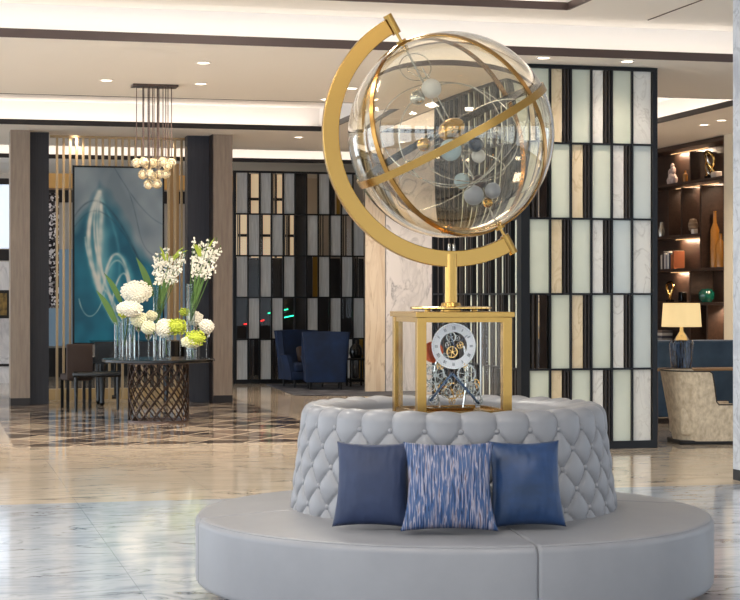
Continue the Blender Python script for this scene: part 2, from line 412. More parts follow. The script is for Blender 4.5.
# gold slat divider
YG = 28.75
t = thing('slat_divider', 'row of tall thin gold vertical slats behind the blue painting', 'room divider', (xs_at(117,YG), YG, 0))
xc0 = xs_at(117,YG)
def slat(mb, px, z0, z1, w=.036): x = xs_at(px, YG)-xc0; mb.box(x-w/2, x+w/2, -.03, .03, z0, z1); return mb
MB().box(xs_at(50,YG)-xc0, xs_at(190,YG)-xc0, -.05, .05, 0, .03).build('bottom_rail', M['gold_slat'], t, False)
MB().box(xs_at(50,YG)-xc0, xs_at(190,YG)-xc0, -.04, .04, ZC-.04, ZC-.002).build('top_rail', M['gold_slat'], t, False)
px = 57.0
while px < 188:
    slat(MB(), px, .03, ZC-.04).build('slat', M['gold_slat'], t, False); px += 6.55
struct('trim_24', MB().box(xs_at(49,YG), xs_at(187,YG), YG+.6, YG+.75, 0, .18), mat('lit brass step', (.62,.54,.40), .3, .5, emit=(1,.82,.55), es=.08))  # faint emission gives the step its lit look

# ---- painting ----
YW = 28.45
px0, px1 = xs_at(74.5,YW), xs_at(162.5,YW); Dp = PY(118,YW)[1]
pz0, pz1 = Z(342.5,Dp), Z(168,Dp)
pt = thing('painting', 'large abstract painting of teal and white swirls on grey, over the piano', 'painting', (px0, YW, pz0))
PW, PH = px1-px0, pz1-pz0
MB().box(-.03,PW+.03,.0,.05,-.03,PH+.03).build('frame', M['black_matte'], pt, False)
nu, nv = 130, 250
verts = []; cols = []
def lerp(a,b,t): t = max(0,min(1,t)); return tuple(a[i]+(b[i]-a[i])*t for i in range(3))
strokes = []   # polylines in picture units (u right, v up; v scaled to aspect)
AS = PH/PW
def bez(p, n=26):
    out = []
    for i in range(n+1):
        t = i/n; q = [Vector(x) for x in p]
        while len(q) > 1: q = [q[k].lerp(q[k+1], t) for k in range(len(q)-1)]
        out.append((q[0].x, q[0].y*AS))
    return out
for (pp, w, s, c) in [
    ([(.28,.86),(.10,.70),(.10,.45),(.45,.12)], .022, .9, 0), ([(.28,.86),(.16,.66),(.20,.42),(.62,.06)], .015, .7, 0),
    ([(.28,.86),(.34,.66),(.22,.42),(.30,.30)], .035, .75, 0), ([(.28,.84),(.55,.62),(.52,.40),(.50,.30)], .02, .35, 1),
    ([(.32,.30),(.40,.62),(.60,.55),(.66,.22)], .018, .8, 0), ([(.30,.28),(.42,.56),(.58,.50),(.62,.30)], .012, .55, 0),
    ([(.42,.22),(.50,.46),(.64,.44),(.60,.25)], .012, .7, 0), ([(.05,.25),(.10,.12),(.25,.10),(.35,.30)], .007, .6, 0),
    ([(.0,.72),(.15,.84),(.32,.88),(.52,.74),(.9,.28)], .012, .4, 2), ([(.0,.66),(.2,.80),(.34,.84),(.7,.55),(1,.2)], .008, .3, 2),
    ([(.45,1.0),(.62,.86),(.8,.72),(1,.68)], .006, .35, 2), ([(.6,.88),(.75,.7),(.7,.55),(.9,.5)], .006, .3, 2),
    ([(.27,.84),(.02,.60),(.22,.28),(.50,.10)], .03, .55, 0), ([(.28,.84),(.20,.60),(.30,.35),(.52,.10)], .014, .7, 0), ([(.36,.28),(.42,.60),(.62,.55),(.70,.24)], .03, .4, 1), ([(.12,.60),(.14,.45),(.28,.32),(.42,.26)], .012, .5, 0)]:
    strokes.append((bez(pp), w, s, c))
def segd(x, y, a, b):
    dx, dy = b[0]-a[0], b[1]-a[1]; L2 = dx*dx+dy*dy+1e-9
    t = max(0, min(1, ((x-a[0])*dx+(y-a[1])*dy)/L2))
    return (x-a[0]-t*dx)**2+(y-a[1]-t*dy)**2
for j in range(nv+1):
    for i in range(nu+1):
        u, v = i/nu, j/nv
        n1 = mn.noise(Vector((u*3, v*5, 1.3)))+.5*mn.noise(Vector((u*8, v*12, 4)))
        g = v + .10*n1
        ridge = .88 - (.72 if u > .28 else .75)*abs(u-.28)
        teal = lerp((.04,.36,.46), (.10,.50,.60), .5+n1)
        teal = lerp(teal, (.12,.27,.36), max(0, v-.45)*1.6)
        grey = lerp((.58,.63,.66), (.46,.52,.56), .5+n1)
        k = (ridge - v + .06*n1)/.05
        c = lerp(grey, teal, .5+.5*k)
        # pale core under the ridge
        co = math.exp(-(((u-.25-.25*(.8-v))/.12)**2))*math.exp(-(((v-.55)/.25)**2))
        c = lerp(c, (.62,.80,.82), .75*co*(.7+.6*n1))
        y = v*AS
        for (pl, w, s, cc) in strokes:
            d2 = min(segd(u, y, pl[q], pl[q+1]) for q in range(0, len(pl)-1, 1)) if (min((pl[q][0]-u)**2+(pl[q][1]-y)**2 for q in range(0,len(pl),4)) < .07) else 9
            if d2 < .02:
                f = min(1, s*1.4*math.exp(-d2/(.9*w*w)))*(.75+.5*mn.noise(Vector((u*14, v*20, 7))))
                c = lerp(c, ((.88,.88,.84),(.45,.72,.76),(.14,.24,.31))[cc], f)
        verts.append((u*PW, -.004, v*PH)); cols.append((*lin(c), 1))
faces = [(j*(nu+1)+i, j*(nu+1)+i+1, (j+1)*(nu+1)+i+1, (j+1)*(nu+1)+i) for j in range(nv) for i in range(nu)]
me = bpy.data.meshes.new('canvas'); me.from_pydata(verts, [], faces)
ca = me.color_attributes.new('paint', 'FLOAT_COLOR', 'POINT')
ca.data.foreach_set('color', [x for c in cols for x in c])
pm = mat('painted canvas', (.5,.5,.5), .5); N_, L_, b_ = nodes(pm)
at_ = N_.new('ShaderNodeAttribute'); at_.attribute_name = 'paint'; L_.new(at_.outputs['Color'], b_.inputs['Base Color'])
me.materials.append(pm)
o = bpy.data.objects.new('canvas', me); col.objects.link(o); o.parent = pt

# ============ SCREENS ============
def panel_screen(name, label, loc, rz, ncol, nrow, pw, ph, cellfun, post=.05, lpost=.05, depth=.08, bar=.022):
    t = thing(name, label, 'screen', loc, rz)
    W = ncol*pw; H = nrow*ph
    lo_ = -loc[2]
    fr = MB().box(-lpost, W+post, -depth/2, depth/2, lo_, lo_+.004).box(-lpost, 0, -depth/2, depth/2, lo_, H+.03).box(W, W+post, -depth/2, depth/2, lo_, H+.03)
    fr.box(0, W, -depth/2, depth/2, H-.012, H+.03).box(0, W, -depth/2, depth/2, lo_+.004, .03)
    for r in range(1, nrow): fr.box(0, W, -depth/2, depth/2, r*ph-bar/2, r*ph+bar/2)
    for r in range(nrow):
        for c in range(1, ncol): fr.box(c*pw-bar/2, c*pw+bar/2, -depth/2*.9, depth/2*.9, r*ph, (r+1)*ph)
    fr.build('frame', M['frame'], t, False)
    b = bar/2
    for r in range(nrow):
        for c in range(ncol):
            z0 = r*ph+b; z1 = (r+1)*ph-b
            if r == 0: z0 = .03
            if r == nrow-1: z1 = H-.012
            for (kind, f0, f1) in cellfun(c, r):
                x0 = c*pw+b+(pw-2*b)*f0; x1 = c*pw+b+(pw-2*b)*f1
                if kind == 'slats':
                    sm = MB(); n = 2
                    for q in range(n):
                        xa = x0+(x1-x0)*(q+.35)/n
                        sm.box(xa, xa+(x1-x0)/n*.4, -.035, .035, z0, z1)
                    sm.build('slat', M['slat_mix'], t, False)
                else:
                    MB().box(x0, x1, -.012, .012, z0, z1).build('panel', M[kind], t, False)
    return t
YF = 18.6
xl, xr_ = xs_at(528.3,YF), xs_at(651.2,YF)
pwf = (xr_-xl)/6; phf = .838
def cf_front(c, r):
    k = 5-c; row = 5-r      # row 1 = top
    if row % 2 == 1:
        return {0:[('p_marble',0,1)],1:[('greenglass' if row != 3 else 'blueglass',0,1)],2:[('p_marble',0,.6),('slats',.62,1)],3:[('greenglass',0,1)],4:[('p_tan',0,.6),('slats',.62,1)],5:[('greenglass',0,1)]}[k]
    return {0:[('blueglass',0,1)],1:[('p_marble',0,.62),('slats',.62,1)],2:[('greenglass',0,1)],3:[('p_tan',0,.62),('slats',.62,1)],4:[('greenglass',0,1)],5:[('slats',0,.5),('clear',.5,1)]}[k]
panel_screen('glass_panel_screen', 'tall black framed screen of pale green glass and marble panels right of the globe', (xl, YF, .055), 0, 6, 5, pwf, phf, cf_front, post=.055, lpost=.10, depth=.10)
# side wing running back along depth
def cf_side(c, r):
    if c >= 9: return [('p_slat',.2,.5)]
    if (c+r) % 3 == 0: return [('slats',0,1)]
    return [('greenglass',0,.55),('slats',.6,1)] if (c+r) % 3 == 1 else [('greenglass',.1,.6)]
panel_screen('side_panel_screen', 'black framed screen wing receding behind the clock, narrow green glass strips', (xl-.06, YF+.10, .055), PI/2, 14, 5, .24, phf, cf_side, depth=.08)
# far screen
YR = 33.95
xl, xr_ = xs_at(236,YR), xs_at(364,YR)
random.seed(11)
def cf_far(c, r):
    if c == 5: return [('darkglass',0,1)]
    c2 = c if c < 5 else c-1
    if (c2+r) % 2 == 0: return [('greyglass',0,1)]
    if r == 1 and c2 < 7: return [('clear',0,1)]
    if r >= 3 and c2 < 6: return [('clear',0,1)] if (c2+r) % 4 == 1 else [('slats',0,.35),('clear',.35,1)]
    q = (c2*7+r*5) % 11
    if q in (1,): return [('darkglass',0,.5),('goldpanel',.55,1)]
    if q in (3, 8): return [('goldpanel',.6,.95),('darkglass',0,.45)]
    if q in (4, 9, 6): return [('clear',0,1)]
    if q in (0,): return [('darkglass',0,1)]
    return [('slats',0,.5),('clear',.5,1)]
panel_screen('grey_glass_screen', 'far black framed screen of grey reeded glass behind the blue armchairs', (xl, YR, .05), 0, 11, 5, (xr_-xl)/11, .811, cf_far, post=.1, lpost=.06, depth=.08, bar=.03)
# things glimpsed through the far screen
struct('wall_cream', MB().box(xs_at(238,37), xs_at(300,37), 37, 37.2, Z(258,38), Z(170,38)), mat('cream lit wall', (.86,.8,.7), .6, emit=(1,.86,.68), es=.45))  # wall emission stands in for a lit background
for (px_, py_, c_, nm, lb) in [(254,323,(1,.12,.08),'red','thin red light streak behind the far grey glass screen'),(278,312,(.2,1,.7),'green','upper thin green light streak behind the far glass screen'),(290,317,(.2,1,.75),'green','lower thin green light streak behind the far glass screen')]:
    xx, dd = PY(px_, 37.37)
    o = MB().tube([(-.22,0,-.03),(.22,0,.06)], .012).build('light_tube', mat(nm+' light', c_, .4, emit=c_, es=2.5), None, loc=(xx, 37.375, Z(py_, dd)))
    tag(o, lb, 'light')
tb_ = MB()
for y_ in (200, 236): tb_.box(xs_at(238,36.9), xs_at(300,36.9), 36.9, 36.98, Z(y_+1.3,37.8), Z(y_-1.3,37.8))
for p_ in (250, 262, 276, 289): tb_.box(xs_at(p_,36.9)-.02, xs_at(p_,36.9)+.02, 36.9, 36.98, Z(258,37.8), Z(170,37.8))
struct('trim_31', tb_, M['dark_trim'])
struct('wall_backdrop', MB().box(xs_at(234,37.4), xs_at(370,37.4), 37.4, 37.5, 0, Z(258,38)), M['dark_trim'])

# ============ OTTOMAN ============
OX, OY = P(453, 10.17)
ot = thing('round_ottoman', 'large round grey leather seat with deep buttoned central back on the marble floor', 'ottoman', (OX, OY, 0))
NB = 28
prof = []   # (r, z, nr, nz, tuft)
z_top_row = .998; dv = .215      # vertical period of diamonds (two rows)
for i in range(58):
    t = i/57; z = .44+t*(1.035-.44); r = .925-.075*t
    prof.append((r, z, 1.0, .0, 1))
R0 = .85; cr = .055
for i in range(1, 17):
    a = PI/2*i/16; prof.append((R0-cr*(1-math.cos(a)), 1.035+cr*math.sin(a), math.cos(a), math.sin(a), 1-i/40))
prof += [(.76,1.092,0,1,.32), (.74,1.091,0,1,.25), (.72,1.088,0,1,.18), (.68,1.078,-.3,.9,.08), (.655,1.06,-.7,.7,0), (.645,1.04,-1,0,0), (.64,1.035,0,0,0), (.0,1.035,0,0,0)]
NT = 840; vs = []; fs = []
dir_cam = math.atan2(-OY, -OX)
off = (-NB*(dir_cam+.05)/(2*PI)) % 1
for i in range(NT):
    th = 2*PI*i/NT
    u = NB*i/NT+off
    for (r, z, nr, nz, tf) in prof:
        d = 0
        if tf > 0:
            v = (z_top_row-z)/dv
            if v < 0: v = 0
            b = (abs(math.sin(PI*(u+v)))*abs(math.sin(PI*(u-v))))
            bb = b**.27
            d = .036*bb*tf-.012*tf
        vs.append(((r+nr*d)*math.cos(th), (r+nr*d)*math.sin(th), z+nz*d))
m_ = len(prof)
for i in range(NT):
    j = (i+1) % NT
    for k in range(m_-1): fs.append((i*m_+k, j*m_+k, j*m_+k+1, i*m_+k+1))
mb = MB(); mb.add(vs, fs); mb.build('tufted_back', M['leather'], ot)
# buttons
rest = MB(); cnt = 0
dir_cam = math.atan2(-OY, -OX)
btn = None
for row in range(6):
    z = z_top_row-row*dv/2
    if z < .50: continue
    for k in range(NB):
        u = k+(.5 if row % 2 else 0)
        th = 2*PI*(u-off)/NB
        t = (z-.44)/(1.035-.44); r = .925-.075*t-.002
        dth = (th-dir_cam+PI) % (2*PI)-PI
        M4 = Matrix.Translation((r*math.cos(th), r*math.sin(th), z))@Matrix.Rotation(th, 4, 'Z')
        if abs(dth) < 1.72 and cnt < 98:
            if btn is None: btn = MB().ico((0,0,0), .017, 2, (.75,1,1)).build('tuft_button', M['leather'], ot); c = btn
            else: c = btn.copy(); col.objects.link(c); c.parent = ot
            c.matrix_local = M4; cnt += 1
        else:
            q0 = len(rest.v); rest.ico((0,0,0), .011, 1, (.5,1,1)); rest.v[q0:] = [tuple(M4@Vector(p)) for p in rest.v[q0:]]
rest.build('back_buttons', M['leather'], ot, kind='stuff')
# four quarter cushions
sp = []
def arc(cx, cz, r, a0, a1, n=8):
    return [(cx+r*math.cos(a0+(a1-a0)*i/n), cz+r*math.sin(a0+(a1-a0)*i/n)) for i in range(n+1)]
prof2 = [(.88,.12)] + [(1.39,.10)] + arc(1.438,.135,.035,-PI/2,0,5) + arc(1.428,.438,.045,0,PI/2,8) + [(1.32,.49),(1.15,.502),(1.0,.512),(.88,.515)]
cxp, czp = 1.2, .29
for q in range(4):
    a0 = q*PI/2+PI*.0; a1 = a0+PI/2; n = 90
    vs = []
    angs = []
    for e in range(8): angs.append(a0+.0008+.016*(1-math.cos(PI/2*e/7)))
    for i in range(1, n): angs.append(a0+.0168+(a1-a0-.0336)*i/n)
    for e in range(7,-1,-1): angs.append(a1-.0008-.016*(1-math.cos(PI/2*e/7)))
    for a in angs:
        d = min(a-a0, a1-a)*1.3; e = .016*(1-math.sqrt(max(0,1-max(0,1-d/.022)**2)))
        for (r, z) in prof2:
            rr = r-e*(1 if r > 1.2 else -0)*1.0; zz = z-e*(1 if z > .3 else -1)
            vs.append((rr*math.cos(a), rr*math.sin(a), zz))
    m_ = len(prof2); fs = []
    for i in range(len(angs)-1):
        for k in range(m_):
            l = (k+1) % m_; fs.append((i*m_+k, (i+1)*m_+k, (i+1)*m_+l, i*m_+l))
    fs.append(tuple(range(m_))); fs.append(tuple((len(angs)-1)*m_+k for k in range(m_-1,-1,-1)))
    cu = MB().add(vs, fs).build('seat_cushion', M['leather'], ot)
    MB().tube([(1.455*math.cos(a), 1.455*math.sin(a), .474) for a in angs[6:-6]], .0035, 6).build('piping', M['leather'], cu)
MB().lathe([(1.30,0),(1.30,.10)], n=64).build('plinth', M['black_matte'], ot)

# ---- pillows ----
def pillow(name, label, px, py_top, py_bot, wpx, m, rz, lean=.22, roll=0, D=9.15, seed=1, group=None, T=.085, pinch=.10):
    s = F/D; w = wpx/s; h = (py_bot-py_top)/s/math.cos(lean)
    x, y = P(px, D)
    n = 44; vs = []; fs = []; mb = MB()
    for side in (1, -1):
        base = len(vs)
        for j in range(n+1):
            for i in range(n+1):
                u = -1+2*i/n; v = -1+2*j/n
                X = u*w/2*(1-pinch*(1-v*v))*(1-.035*v); Zz = v*h/2*(1-.07*(1-u*u))
                t = ((1-u*u)*(1-v*v))
                th = T*(max(t,0)**.45)
                if 0 < i < n and 0 < j < n:
                    th += .004*mn.noise(Vector((u*2+seed, v*2, seed)))*t**.3 + .004*mn.noise(Vector((u*9+seed, v*2.5, seed+5)))*(1-t)*t**.3*2
                vs.append((X, side*-th, Zz+h/2*.94))
        for j in range(n):
            for i in range(n):
                a = base+j*(n+1)+i; f = (a, a+1, a+n+2, a+n+1)
                fs.append(f if side == 1 else f[::-1])
    mb.add(vs, fs)
    t = mb.build(name, m)
    bm = bmesh.new(); bm.from_mesh(t.data); bmesh.ops.remove_doubles(bm, verts=bm.verts, dist=.0004); bm.to_mesh(t.data); bm.free()
    t.data.set_sharp_from_angle(angle=PI)
    # sits on the seat
    t.rotation_euler = (-lean, roll, rz)
    t.location = (x, y, Z(py_bot, D)+.012)
    return tag(t, label, 'pillow', group)
satin = noisy(mat('navy satin', (.2,.25,.4), .6), [(.3,(.10,.145,.255)),(.7,(.14,.19,.31))], ns=4)
satin_b = noisy(mat('blue satin', (.14,.28,.46), .45), [(.35,(.07,.16,.28)),(.65,(.085,.205,.37))], scale=(1,1,2), ns=4)
strp = mat('streaked weave', (.4,.45,.6), .5); N_, L_, b_ = nodes(strp)
tc_ = N_.new('ShaderNodeTexCoord'); mp_ = N_.new('ShaderNodeMapping'); mp_.inputs['Scale'].default_value = (105,1,9); mp_.inputs['Rotation'].default_value = (0,.05,0)
nz_ = N_.new('ShaderNodeTexNoise'); nz_.inputs['Scale'].default_value = 1; nz_.inputs['Detail'].default_value = 2; nz_.inputs['Distortion'].default_value = .6
L_.new(tc_.outputs['Object'], mp_.inputs[0]); L_.new(mp_.outputs[0], nz_.inputs['Vector'])
rp_ = ramp(N_, [(.34,(.07,.13,.25)),(.43,(.13,.26,.44)),(.49,(.19,.28,.42)),(.54,(.36,.37,.47)),(.61,(.55,.54,.60)),(.70,(.33,.26,.30))]); L_.new(nz_.outputs['Fac'], rp_.inputs[0]); L_.new(rp_.outputs[0], b_.inputs['Base Color'])
bp_ = N_.new('ShaderNodeBump'); bp_.inputs['Strength'].default_value = .4; bp_.inputs['Distance'].default_value = .01; L_.new(nz_.outputs['Fac'], bp_.inputs['Height']); L_.new(bp_.outputs[0], b_.inputs['Normal'])
pillow('throw_pillow', 'plain dusky navy square pillow, leftmost on the grey leather seat', 371.5, 443, 527, 77, satin, -A-.12, seed=2, D=9.14)
pillow('throw_pillow', 'glossy bright blue satin pillow, rightmost on the grey leather seat', 528, 442, 527, 76, satin_b, -A+.16, seed=5, D=9.13)
pillow('throw_pillow', 'middle pillow with woven blue, pink and silver vertical streaks', 449.5, 443, 531, 95, strp, -A, D=8.98, seed=9, lean=.2, pinch=.14)

# ============ GLOBE CLOCK ============
GZ = 1.035; gc = thing('globe_clock', 'gold armed glass globe with planets standing on a skeleton clock in a glass case', 'globe clock', (OX-.012, OY, GZ))
S = .552/2; CH = 1.625-GZ
fr = MB(); w = .052
for sx in (-1,1):
    for sy in (-1,1):
        x0 = sx*S; y0 = sy*S
        if sx > 0 and sy > 0: w_ = .008; MB().box(S-.02, S-.012, S-.02, S-.012, 0, CH-.03).build('glass_corner', M['steel'], gc, False); continue
        MB().rbox(min(x0,x0-sx*w), max(x0,x0-sx*w), min(y0,y0-sy*w), max(y0,y0-sy*w), 0, CH-.03, .002).build('case_post', M['gold'], gc, False)
fr = MB()
for z0, z1 in ((0,.035), (CH-.058,CH-.03)):
    for bb_ in ((-S+w, S-w, -S+.004, -S+w*.6), (-S+w, S-w, S-w*.6, S-.004), (-S+.004, -S+w*.6, -S+w, S-w), (S-w*.6, S-.004, -S+w, S-w)):
        MB().box(*bb_, z0, z1).build('case_rail', M['gold'], gc, False)
MB().rbox(-S-.012, S+.012, -S-.012, S+.012, CH-.03, CH, .003).build('case_top', M['gold'], gc, False)
MB().box(-S+.02, S-.02, -S+.02, S-.02, .0, .02).build('case_floor', M['gold'], gc, False)
pane = mat('case glass', (1,1,1), 0, trans=1, ior=1.12)
for k in range(4):
    Mx = Matrix.Rotation(k*PI/2, 4, 'Z')
    MB().box(-S+w, S-w, -S+.012, -S+.015, .035, CH-.058, Mx).build('glass_pane', pane, gc, False)
MB().lathe([(0,0),(.225,0),(.235,.006),(.235,.013),(.225,.018),(0,.018)], (0,0,CH+.012), 64).build('base_disc', M['gold_bright'], gc)
MB().lathe([(.06,0),(.06,.012)], (0,0,CH), 32).lathe([(.018,0),(.018,.012)], (-.14,0,CH), 16).lathe([(.018,0),(.018,.012)], (.14,0,CH), 16).build('foot', M['gold'], gc)
MB().lathe([(.06,0),(.055,.02),(.036,.022),(.036,.30)], (0,0,CH+.03), 32).build('column', M['gold'], gc)
CZG = 2.638-GZ     # sphere centre
Ro, Ri = .757, .664
def arm():
    vs = []; fs = []; n = 110; a0 = math.radians(121.5); a1 = math.radians(298)
    for i in range(n+1):
        a = a0+(a1-a0)*i/n
        for (r, y) in ((Ri,-.022),(Ro,-.022),(Ro,.022),(Ri,.022)):
            vs.append((r*math.cos(a), y, CZG+r*math.sin(a)))
    for i in range(n):
        for k in range(4): l = (k+1) % 4; fs.append((i*4+k, (i+1)*4+k, (i+1)*4+l, i*4+l))
    fs += [(0,1,2,3), (n*4+3,n*4+2,n*4+1,n*4)]
    return MB().add(vs, fs)
ao = arm().build('meridian_arm', M['gold'], gc)
bv = ao.modifiers.new('bevel', 'BEVEL'); bv.width = .004; bv.segments = 2; bv.limit_method = 'ANGLE'
for k in (0, 2):  # two small uprights beside the arm above the column
    MB().lathe([(.008,0),(.008,.055),(.005,.06)], (-.014+.014*k, -.01, CH+.33), 16).build('support_pin', M['steel'], gc)
TL = math.radians(29.3)          # tilt of the axis to the left
TF = math.radians(9)             # and slightly towards the viewer
axis = Vector((-math.sin(TL), -math.sin(TF)*math.cos(TL)*0-0.0, math.cos(TL))).normalized()
C0 = Vector((0,0,CZG))
for s_ in (1,-1):
    d = axis*s_
    MB().tube([C0+d*.655, C0+d*.775], .026, 24).build('axle_pin', M['gold'], gc)
    MB().tube([C0+d*.585, C0+d*.66], .009, 16).build('axle_rod', M['gold_bright'], gc)
    MB().tube([C0+d*.583, C0+d*.612], .03, 24).build('hub_cap', M['gold'], gc)
RS = .592
def sphere(r0, r1, n=96, m_=64):
    mb = MB()
    for R, fl in ((r0,1),(r1,-1)):
        vs = [(0,0,R)]; 
        for j in range(1,m_):
            p = PI*j/m_
            for i in range(n): a = 2*PI*i/n; vs.append((R*math.sin(p)*math.cos(a), R*math.sin(p)*math.sin(a), R*math.cos(p)))
        vs.append((0,0,-R)); fs = []
        for i in range(n): fs.append((0, 1+i, 1+(i+1)%n)); b0 = 1+(m_-2)*n; fs.append((len(vs)-1, b0+(i+1)%n, b0+i))
        for j in range(m_-2):
            for i in range(n): a = 1+j*n; fs.append((a+i, a+n+i, a+n+(i+1)%n, a+(i+1)%n))
        mb.add(vs, [f if fl == 1 else f[::-1] for f in fs])
    return mb
gl = mat('globe glass', (.965,.945,.895), 0, trans=1, ior=1.5)
o = sphere(RS, RS-.011)
me = bpy.data.meshes.new('glass_sphere'); me.from_pydata(o.v, [], o.f); me.materials.append(gl); me.polygons.foreach_set('use_smooth', [True]*len(me.polygons))
go = bpy.data.objects.new('glass_sphere', me); col.objects.link(go); go.parent = gc; go.location = C0
# frame of the tilted globe: local z = axis
Mg = Matrix.Translation(C0)@Matrix.Rotation(math.radians(5), 4, 'X')@Matrix.Rotation(-TL, 4, 'Y')
Mg = Matrix.Translation(C0)@Matrix.Rotation(math.radians(1.5), 4, 'X')@Matrix.Rotation(-TL, 4, 'Y')
def ring(Mr, r0, r1, hw, n=128):
    vs = []; fs = []
    for i in range(n):
        a = 2*PI*i/n
        for (r, z) in ((r0,-hw),(r1,-hw),(r1,hw),(r0,hw)): vs.append(Mr@Vector((r*math.cos(a), r*math.sin(a), z)))
    for i in range(n):
        j = (i+1) % n
        for k in range(4): l = (k+1) % 4; fs.append((i*4+k, j*4+k, j*4+l, i*4+l))
    return MB().add(vs, fs)
ring(Mg, RS+.002, RS+.012, .022).build('equator_ring', M['gold'], gc).name
ring(Mg, RS+.0004, RS+.0018, .0215).build('ring_liner', M['black_matte'], bpy.data.objects['equator_ring'])
for lo in (-59, 39):
    Mr = Mg@Matrix.Rotation(math.radians(lo), 4, 'Z')@Matrix.Rotation(PI/2, 4, 'Y')
    # ring plane holds the axis and the direction at this longitude in front (-y)
    ring(Mr, RS+.0015, RS+.009, .016).build('meridian_ring', M['bronze'], gc)
# orrery inside, along the axis
MB().tube([Mg@Vector((0,0,-.57)), Mg@Vector((0,0,.57))], .006, 10).build('central_rod', M['steel'], gc)
MB().tube([Mg@Vector((.035,0,-.1)), Mg@Vector((.035,0,.42))], .004, 8).build('side_rod', M['steel'], gc)
def ppos(px, py, dy=0.0):
    # point inside the sphere seen at this pixel, dy metres behind the centre plane
    x = (px-453)/174.0*CA*1.0; return Vector((x/ (CA) *CA + 0, dy-(x*.25)*0, CZG+(136.5-py)/174.0))
white = mat('pearl', (.90,.90,.90), .3); lblue = mat('pale blue enamel', (.68,.78,.84), .25); navy = mat('deep navy enamel', (.10,.15,.24), .12, coat=.6)
brownp = mat('brown speckled stone', (.34,.27,.24), .4); lav = mat('lavender stone', (.70,.73,.80), .35)
planets = [(431,91,10,white,-.02,'pearl white planet'),(417,100,7.5,M['steel'],.0,'silver planet'),(446,153,11,lblue,-.12,'pale blue planet'),(471.5,147.5,7.5,navy,-.14,'navy planet'),
           (477,158,7,white,-.1,'white planet'),(421,147.5,7,M['gold_bright'],-.06,'gold planet'),(473,197,10,lav,-.08,'lavender planet'),(497,191.5,8.2,lav,-.02,'pale grey planet'),
           (484.6,182.7,7.5,brownp,.02,'brown planet'),(469,181,8,lblue,.08,'blue planet'),(491,204,5,M['gold_bright'],-.03,'small gold planet'),(409,167,5.5,M['steel'],.0,'small silver planet'),(498,133,5,M['steel'],-.1,'small steel planet')]
pts = {}
for (px, py, r, m, dy, lb) in planets:
    c = ppos(px, py, dy); o = MB().ico(c, r/174.0, 3).build('planet', m, gc); o['label'] = lb
    # thin arm to the central rod
    loc = Mg.inverted()@c; q = Mg@Vector((0,0,max(-.5,min(.5,loc.z))))
    pp = [q.lerp(c, t/10)+(axis*(.03*math.sin(PI*t/10))) for t in range(11)]
    MB().tube(pp, .0028, 6).build('planet_arm', M['steel'], gc)
# sun: dome of gold
MB().ico(C0+Vector((-.012,-.05,.03)), .082, 3, (1,1,.72), Matrix.Rotation(-TL,3,'Y').to_4x4()).build('sun', M['gold_bright'], gc)
for (rr, z, tx, ty, th_) in [(.40,.02,.9,.2,.003),(.30,.0,1.35,-.3,.0035),(.22,-.20,.5,.4,.003),(.46,-.12,.25,-.25,.0025),(.09,.44,1.1,.1,.003),(.07,.40,.6,.7,.0025)]:
    Mr = Mg@Matrix.Translation((0,0,z))@Matrix.Rotation(tx,4,'X')@Matrix.Rotation(ty,4,'Y')
    MB().tube([Mr@Vector((rr*math.cos(2*PI*i/72), rr*math.sin(2*PI*i/72), 0)) for i in range(72)], th_, 6, closed=True).build('orbit_ring', M['steel'], gc)
# --- clock movement (faces -y) ---
def cp(px, py, y=-.13):
    X, D = PY(px, OY+y); return (X-OX+.006, y, Z(py, D)-GZ)
def gear(cx, y, cz, r, sp_, teeth=28, th=.006, rim=.12, m='steel', nm='gear', parent=None):
    mb = MB(); n = teeth*4; vs = []; fs = []
    for i in range(n):
        a = 2*PI*i/n; ro = r*(1.0 if i % 4 < 2 else .93); ri = r*(1-rim)*.93
        for (q, yy) in ((ri,-th/2),(ro,-th/2),(ro,th/2),(ri,th/2)): vs.append((cx+q*math.cos(a), y+yy, cz+q*math.sin(a)))
    for i in range(n):
        j = (i+1) % n
        for k in range(4): l = (k+1) % 4; fs.append((i*4+k, j*4+k, j*4+l, i*4+l))
    mb.add(vs, fs)
    for s_ in range(sp_):
        a = 2*PI*s_/sp_+.3; mb.tube([(cx,y,cz),(cx+r*.88*math.cos(a), y, cz+r*.88*math.sin(a))], r*.045+.0012, 6)
    mb.tube([(cx,y-th*1.6,cz),(cx,y+th*1.6,cz)], r*.2, 14)
    return mb.build(nm, M['gear_steel' if m == 'steel' else m], parent or gc)
dx, _, dz = cp(453.5, 346)
yd = -.15
def annulus(cx, cz, r0, r1, y0, y1, n=96):
    vs = []; fs = []
    for i in range(n):
        a = 2*PI*i/n
        for (r, y) in ((r0,y0),(r1,y0),(r1,y1),(r0,y1)): vs.append((cx+r*math.cos(a), y, cz+r*math.sin(a)))
    for i in range(n):
        j = (i+1) % n
        for k in range(4): l = (k+1) % 4; fs.append((i*4+k, j*4+k, j*4+l, i*4+l))
    return MB().add(vs, fs)
dial = annulus(dx, dz, .080, .128, yd-.004, yd+.004).build('dial_ring', mat('white dial', (.97,.97,.97), .4), gc)
annulus(dx, dz, .127, .1295, yd-.006, yd+.005).build('dial_rim', M['steel'], gc)
ink = mat('dial ink', (.25,.25,.28), .6)
rom = {12:'XII',1:'I',2:'II',3:'III',4:'IIII',5:'V',6:'VI',7:'VII',8:'VIII',9:'IX',10:'X',11:'XI'}
num = MB()
